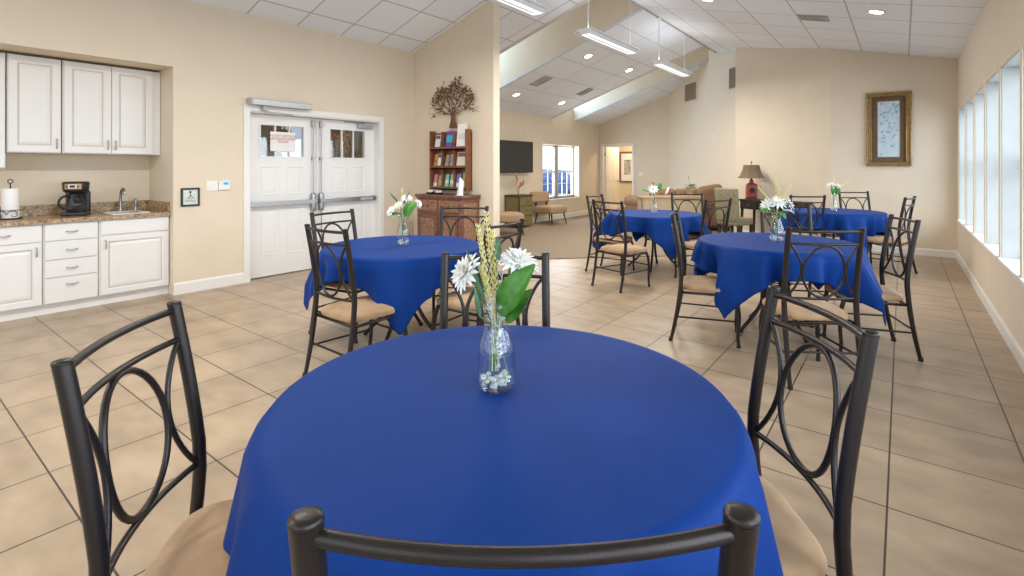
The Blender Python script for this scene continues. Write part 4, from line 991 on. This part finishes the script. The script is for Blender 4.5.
# ------------------------------------------------------------------ vases and flowers
VZ = TZ+.0075
def vase_mesh(seg=36):
    out = [(.030, .0), (.048, .003), (.054, .015), (.055, .05), (.054, .10), (.050, .128), (.040, .158), (.0335, .180), (.033, .195), (.038, .225), (.047, .258)]
    inn = [(r-.0022, z+(.004 if z < .01 else 0)) for r, z in reversed(out[1:])]
    inn[-1] = (.045, .008)
    return MB().lathe(out+inn+[(.0, .008)], seg=seg, capt=False)
VM = vase_mesh()
def vase(i, lab, beads=26):
    x, y = TB[i][:2]; dx, dy = {0: (-.03, .012)}.get(i, (0, 0))
    t = thing('glass_vase', lab, 'vase', (x+dx, y+dy, VZ), 0, 'glass carafe vases on the tables')
    vase_mesh(36 if i == 0 else 20).build('glass', GLASS, t)
    m = MB(); rnd = random.Random(i)
    for k in range(beads*2 if i == 0 else beads):
        a = rnd.uniform(0, 2*PI); r = .040*math.sqrt(rnd.random()); z = .015+.022*rnd.random()
        m.blob((r*math.cos(a), r*math.sin(a), z), .0085, .0085, .006, 8, 5)
    o = m.build('glass_gems', BEAD, t); o['kind'] = 'stuff'
    return (x+dx, y+dy)
# camera-right and toward-camera unit vectors are only used to aim blossoms the way the photo shows them
AY = math.radians(37.42); RT = Vector((math.cos(AY), math.sin(AY), 0)); BK = Vector((-math.sin(AY), math.cos(AY), 0))
def V3(r, d, z): return RT*r+BK*d+Vector((0, 0, z))
def mum(loc, r, d, z, size, aim, lab, grp, layers=4, centre=None, npet=16, stem_lo=.05):
    t = thing('white_flower', lab, 'flower', loc, 0, grp); c = V3(r, d, z); aim = Vector(aim); aim = (RT*aim.x+BK*aim.y+Vector((0, 0, aim.z))).normalized()
    MB().tube([V3(r*.05, d*.1, stem_lo), V3(r*.12, d*.1, .17), V3(r*.35, d*.4, .23), c-aim*.012], .0022, 6).build('stem', STEM, t)
    u = aim.orthogonal().normalized(); v = aim.cross(u); m = MB(); rnd = random.Random(int(abs(r)*1e4)+npet)
    for L in range(layers):
        op = math.radians(92-L*20); sz = size*(1-.12*L)
        for k in range(npet-2*L):
            a = 2*PI*(k+.5*L)/(npet-2*L)+rnd.uniform(-.08, .08); dd = (u*math.cos(a)+v*math.sin(a))*math.sin(op)+aim*math.cos(op)
            m.leaf(c+dd*.006, c+dd*sz*rnd.uniform(.88, 1.05), size*.15, aim if L < 3 else u, .12, 5)
    m.build('petals', PETAL, t)
    m = MB(); m.blob(c+aim*.004, .010, .010, .009, 10, 6); m.build('centre', centre or YELC, t)
    m = MB()
    for k in range(8):
        a = 2*PI*k/8; dd = (u*math.cos(a)+v*math.sin(a))*.9-aim*.1; m.leaf(c-aim*.008, c-aim*.012+dd.normalized()*size*.5, size*.12, aim, .1, 4)
    m.build('sepals', STEM, t)
def wheat(loc, r0, r1, d1, z0, z1, lab, grp, w=.008):
    t = thing('wheat_stalk', lab, 'dried grass', loc, 0, grp)
    base, tip = V3(r0, 0, .05), V3(r1, d1, z1); mid = V3(r0+(r1-r0)*.15, d1*.2, z0)
    MB().tube([base, V3(r0, 0, .18), mid, tip], .0016, 6).build('stem', YEL, t)
    m = MB(); n = 16; ax = (tip-mid).normalized()
    for k in range(n):
        f = k/n; p = mid+(tip-mid)*f
        for q in range(3):
            a = 2*PI*q/3+k; u = ax.orthogonal().normalized(); dd = u*math.cos(a)+ax.cross(u)*math.sin(a)
            m.leaf(p, p+ax*.014+dd*w, w*.55, dd, .2, 3)
    m.build('ear', YEL, t)
def bigleaf(loc, a, b, w, lab, grp, up=(0, -.6, .8), m=LEAF, curl=.2):
    t = thing('green_leaf', lab, 'leaf', loc, 0, grp); up = RT*up[0]+BK*up[1]+Vector((0, 0, up[2]))
    MB().tube([V3(0, 0, .07), V3(a[0]*.4, a[1]*.4, .19), V3(*a)], .0018, 6).build('stem', STEM, t)
    MB().leaf(V3(*a), V3(*b), w, up, curl, 10).build('blade', m, t)
def sprig(loc, pts, lab, grp, m=DUSTY, n=26, size=.018, seed=1):
    t = thing('foliage_sprig', lab, 'foliage', loc, 0, grp); P = [V3(*p) for p in pts]
    MB().tube(P, .0015, 5).build('stem', m, t); mm = MB(); rnd = random.Random(seed)
    for k in range(n):
        f = (k+.5)/n*(len(P)-1); i = min(int(f), len(P)-2); p = P[i]+(P[i+1]-P[i])*(f-i)
        dd = Vector((rnd.uniform(-1, 1), rnd.uniform(-1, 1), rnd.uniform(-.2, 1))).normalized()
        mm.leaf(p, p+dd*size*rnd.uniform(.7, 1.2), size*.2, (dd.orthogonal()), .1, 3)
    mm.build('leaflets', m, t)
G = 'flowers in the nearest vase'
x, y = vase(0, 'clear glass carafe vase with beads on the nearest table'); L0 = (x, y, VZ)
mum(L0, -.085, -.01, .335, .062, (-.75, -.45, .45), 'white flower tilted left over the nearest vase rim', G, 4, None, 15)
mum(L0, .060, .01, .358, .070, (.25, -.25, .95), 'white flower facing up on the right of the nearest vase', G, 4, None, 17)
wheat(L0, -.012, -.055, .0, .27, .475, 'yellow wheat stalk leaning left, second tallest in nearest vase', G)
wheat(L0, -.004, -.032, .01, .27, .51, 'tallest yellow wheat stalk in the nearest vase', G)
wheat(L0, .004, -.012, .0, .26, .455, 'upright yellow wheat stalk right of the tallest in nearest vase', G)
wheat(L0, -.002, -.046, -.02, .22, .36, 'short yellow wheat stalk low in front in the nearest vase', G)
bigleaf(L0, (.010, -.03, .222), (.108, -.055, .368), .045, 'broad bright green leaf reaching right from the nearest vase', G, (-.3, -.9, .5))
bigleaf(L0, (.03, -.03, .20), (.10, -.04, .295), .03, 'smaller bright green leaf tucked under the broad one', G, (-.3, -.9, .5))
bigleaf(L0, (-.03, -.02, .25), (-.085, -.02, .40), .009, 'narrow dark green blade leaning left in the nearest vase', G, (0, -1, .2), LEAFG, .05)
bigleaf(L0, (.0, .0, .36), (.005, .0, .44), .014, 'small grey green bud leaf between wheat and white flower', G, (0, -1, .2), LEAFG, .05)
bigleaf(L0, (-.045, -.03, .215), (-.06, -.03, .30), .009, 'thin green leaf hanging at the left of the nearest vase rim', G, (0, -1, .2), LEAFG, .05)
sprig(L0, [(0, 0, .08), (-.01, -.02, .16), (-.012, -.035, .22), (-.02, -.04, .28)], 'silvery dusty miller sprig inside the nearest vase neck', G, seed=1)
sprig(L0, [(0, 0, .10), (.01, -.02, .2), (.012, -.03, .27), (.018, -.02, .345)], 'silvery sprig rising to the right flower in the nearest vase', G, seed=2)
sprig(L0, [(.01, 0, .06), (.0, -.02, .13), (.01, -.03, .19), (.02, -.035, .24)], 'short silvery sprig low inside the nearest vase', G, seed=3)
cs_ = [('curved green stem bending right inside the nearest vase', [(-.02, 0, .05), (-.018, -.01, .10), (.02, -.01, .095), (.035, -.01, .04)])]
for lab, pts in cs_:
    t = thing('cut_stem', lab, 'stem', L0, 0, G); MB().tube([V3(*p) for p in pts], .002, 6).build('stem', STEM, t)
# door-side vase
G = 'flowers in the door-side vase'
x, y = vase(1, 'clear glass carafe vase on the door-side table'); L1 = (x, y, VZ)
mum(L1, -.09, -.02, .28, .055, (-.6, -.4, .5), 'white flower at the left of the door-side vase', G, 3, None, 12)
mum(L1, .03, .0, .38, .055, (.1, -.4, .9), 'white flower at the top of the door-side vase', G, 3, None, 12)
mum(L1, .12, .0, .34, .045, (.7, -.4, .5), 'small white flower at the right of the door-side vase', G, 3, None, 12)
mum(L1, -.03, -.03, .33, .045, (-.1, -.7, .5), 'white flower with yellow middle in the door-side vase', G, 3, YELC, 10)
bigleaf(L1, (.02, -.02, .24), (.11, -.03, .36), .05, 'broad bright green leaf in the door-side vase', G, (-.2, -1, .3))
bigleaf(L1, (-.02, -.02, .26), (-.12, -.02, .23), .022, 'green leaf drooping left from the door-side vase', G, (0, -.5, .9))
bigleaf(L1, (.0, .0, .33), (.055, .0, .44), .012, 'narrow green blade at the top of the door-side vase', G, (0, -1, .2), LEAFG)
bigleaf(L1, (-.02, .0, .33), (-.12, .0, .44), .010, 'narrow green blade leaning left from the door-side vase', G, (0, -1, .2), LEAFG)
wheat(L1, .0, -.01, .0, .3, .46, 'pale stalk standing tallest in the door-side vase', G, .008)
# window-side vase
G = 'flowers in the window-side vase'
x, y = vase(2, 'clear glass carafe vase on the window-side table'); L2 = (x, y, VZ)
for r, d, z, s, aim, lab in ((0, -.02, .33, .085, (0, -.5, .8), 'big white lily in the middle of the window-side vase'), (-.09, 0, .31, .07, (-.7, -.4, .4), 'white lily at the left of the window-side vase'), (.10, 0, .32, .075, (.7, -.4, .4), 'white lily at the right of the window-side vase')):
    mum(L2, r, d, z, s, aim, lab, G, 3, None, 12)
wheat(L2, 0, .0, .0, .33, .56, 'tallest yellow stalk in the window-side vase', G, .010)
wheat(L2, 0, .03, .0, .33, .47, 'short upright yellow stalk in the window-side vase', G, .010)
wheat(L2, 0, -.16, .0, .30, .47, 'yellow stalk leaning left in the window-side vase', G, .010)
wheat(L2, 0, .13, .0, .34, .49, 'yellow stalk leaning right in the window-side vase', G, .010)
bigleaf(L2, (-.03, -.03, .27), (-.19, -.03, .25), .026, 'green leaf drooping left from the window-side vase', G, (0, -.5, .9))
bigleaf(L2, (.0, -.04, .26), (.03, -.09, .20), .024, 'green leaf hanging forward from the window-side vase', G, (0, -.5, .9))
bigleaf(L2, (.04, -.02, .27), (.14, -.03, .24), .018, 'pale leaf curling down at the right of the window-side vase', G, (0, -.5, .9), DUSTY)
# carpet-side vase
G = 'flowers in the carpet-side vase'
x, y = vase(3, 'clear glass carafe vase on the carpet-side table', 20); L3 = (x, y, VZ)
mum(L3, -.02, -.03, .33, .085, (-.2, -.8, .4), 'white flower with dark centre in the carpet-side vase', G, 2, DCENT, 10)
bigleaf(L3, (.03, 0, .3), (.10, .0, .42), .05, 'bright green leaf at the top of the carpet-side vase', G, (0, -1, .3))
bigleaf(L3, (-.05, 0, .28), (-.19, 0, .31), .03, 'green leaf pointing left from the carpet-side vase', G, (0, -.5, .9))
bigleaf(L3, (.02, 0, .36), (-.03, .0, .43), .02, 'dark leaf above the white flower in the carpet-side vase', G, (0, -1, .3), DRIED)
bigleaf(L3, (.16, 0, .26), (.21, 0, .37), .018, 'pale bud drooping right of the carpet-side vase', G, (0, -1, .3), PETAL)
# painting-side vase
G = 'flowers in the painting-side vase'
x, y = vase(4, 'clear glass carafe vase on the painting-side table', 20); L4 = (x, y, VZ)
mum(L4, -.04, 0, .37, .07, (-.4, -.5, .6), 'white flower at the left of the painting-side vase', G, 3, None, 10)
mum(L4, .06, 0, .36, .055, (.4, -.5, .6), 'cream flower at the right of the painting-side vase', G, 3, YELC, 10)
bigleaf(L4, (-.01, -.02, .24), (-.05, -.03, .38), .06, 'broad green leaf in the painting-side vase', G, (0, -1, .3))
bigleaf(L4, (.02, -.02, .24), (.07, -.03, .34), .035, 'second green leaf in the painting-side vase', G, (0, -1, .3))
wheat(L4, .02, .24, 0, .34, .43, 'pale yellow stalk leaning far right from the painting-side vase', G, .010)
wheat(L4, 0, .01, 0, .34, .50, 'upright pale stalk in the painting-side vase', G, .008)

# ------------------------------------------------------------------ outdoors
gr = MB().box(-40, 40, -30, 50, -.30, -.13).build('outdoor_ground', ASPH); gr['kind'] = 'structure'
bd = thing('neighbour_building', 'pale building across the street seen through the lounge window', 'building', (-26, 24, -.13), .6)
MB().box(-3, 3, -14, 14, 0, 4.6).build('wall', BRICK, bd)
MB().box(-3.4, 3.4, -14.4, 14.4, 4.6, 4.9).build('roof', GREY, bd)
for k in range(6):
    MB().box(2.98, 3.05, -12+4.4*k, -10.2+4.4*k, 1.0, 2.4).build('window', colm('blue_grey_glass', (.22, .30, .40), .2) if k == 0 else MATS['blue_grey_glass'], bd)
car = thing('parked_car', 'blue car parked outside the lounge window', 'car', (-13.2, 20.3, -.13), 1.9)
prof = [(-2.1, .35), (-2.15, .75), (-1.9, .95), (-1.3, 1.0), (-.75, 1.42), (.55, 1.45), (1.25, 1.0), (2.0, .88), (2.15, .6), (2.1, .35)]
m = MB(); n = len(prof); vs = [(x*.0+sx*(.85 if z < 1.05 else .66), x, z) for sx in (-1, 1) for x, z in prof]
m.add(vs, [tuple(range(n)), tuple(range(n, 2*n))[::-1]]+[(i, n+i, n+(i+1) % n, (i+1) % n) for i in range(n)]); m.build('body', CARB, car, .05)
for sx in (-1, 1):
    for y in (-1.3, 1.3):
        o = MB().lathe([(.0, 0), (.32, 0), (.33, .03), (.33, .17), (.32, .2), (0, .2)], seg=20, capb=False, capt=False).build('wheel', BLACK, car); o.matrix_local = Matrix.Translation((sx*.88-.1, y, .33)) @ Matrix.Rotation(PI/2, 4, 'Y')
MB().box(-.6, .6, -2.17, -2.10, .7, .8).build('tail_light', colm('red_lens', (.6, .02, .02), .2), car)
MB().box(.665, .68, -.65, .5, 1.06, 1.36).box(-.68, -.665, -.65, .5, 1.06, 1.36).build('side_window', colm('dark_car_glass', (.05, .06, .07), .1), car)

# ------------------------------------------------------------------ light
w_ = bpy.data.worlds.new('sky'); scn.world = w_; w_.use_nodes = True; nt = w_.node_tree
bg = nt.nodes['Background']; bg.inputs['Color'].default_value = (.80, .91, 1.0, 1); bg.inputs['Strength'].default_value = 1.8
def area(name, loc, rot, sx, sy, e, c):
    l = bpy.data.lights.new(name, 'AREA'); l.shape = 'RECTANGLE'; l.size = sx; l.size_y = sy; l.energy = e; l.color = c
    o = bpy.data.objects.new(name, l); col.objects.link(o); o.location = loc; o.rotation_euler = rot; return o
DAY = (.80, .91, 1.0)
# daylight coming in through the right-hand window row, the dormers and the lounge window
area('window_daylight', (XR+DP+1.6, 4.5, 2.2), (0, PI/2, 0), 3.0, 12.5, 520, DAY)
area('dormer_daylight', (-7.45, 7.6, 3.9), (0, -PI/2, 0), 1.3, .8, 34, (.42, .68, 1))
area('dormer_daylight', (-7.45, 11.9, 3.8), (0, -PI/2, 0), 1.3, 1.0, 34, (.42, .68, 1))
area('lounge_window_daylight', (-7.75, 11.85, 1.3), (0, -PI/2, 0), 1.4, 1.8, 60, DAY)
# lamps of the room: pendants (nearest two unseen, added for light) and hallway
for y in (-.9, 1.65, 4.2, 6.8, 9.35):
    area('pendant_uplight', (RX, y, 3.29), (PI, 0, 0), .10, 1.4, 2.5, (.95, .97, 1))
    area('pendant_lamp', (RX, y, 3.17), (0, 0, 0), .12, 1.4, 40, (1, .96, .90))
area('hallway_lamp', (-6.6, 15.0, 2.55), (0, 0, 0), .5, .5, 26, (1, .82, .55))

# ------------------------------------------------------------------ camera
cam = bpy.data.cameras.new('camera'); co_ = bpy.data.objects.new('camera', cam); col.objects.link(co_); scn.camera = co_
co_.location = (0, 0, 1.40); co_.rotation_euler = (PI/2, 0, AY)
cam.sensor_width = 36; cam.lens = 510.2*36/1024; cam.shift_y = (167.3-288)/1024; cam.clip_start = .05
scn.view_settings.view_transform = 'Standard'; scn.view_settings.look = 'None'; scn.view_settings.gamma = 1; scn.view_settings.use_curve_mapping = False
scn.view_settings.exposure = 0.47
scn.cycles.use_denoising = True
scn.cycles.max_bounces = 12; scn.cycles.diffuse_bounces = 6; scn.cycles.transparent_max_bounces = 12; scn.cycles.caustics_reflective = False; scn.cycles.caustics_refractive = False
scn.cycles.sample_clamp_indirect = 6
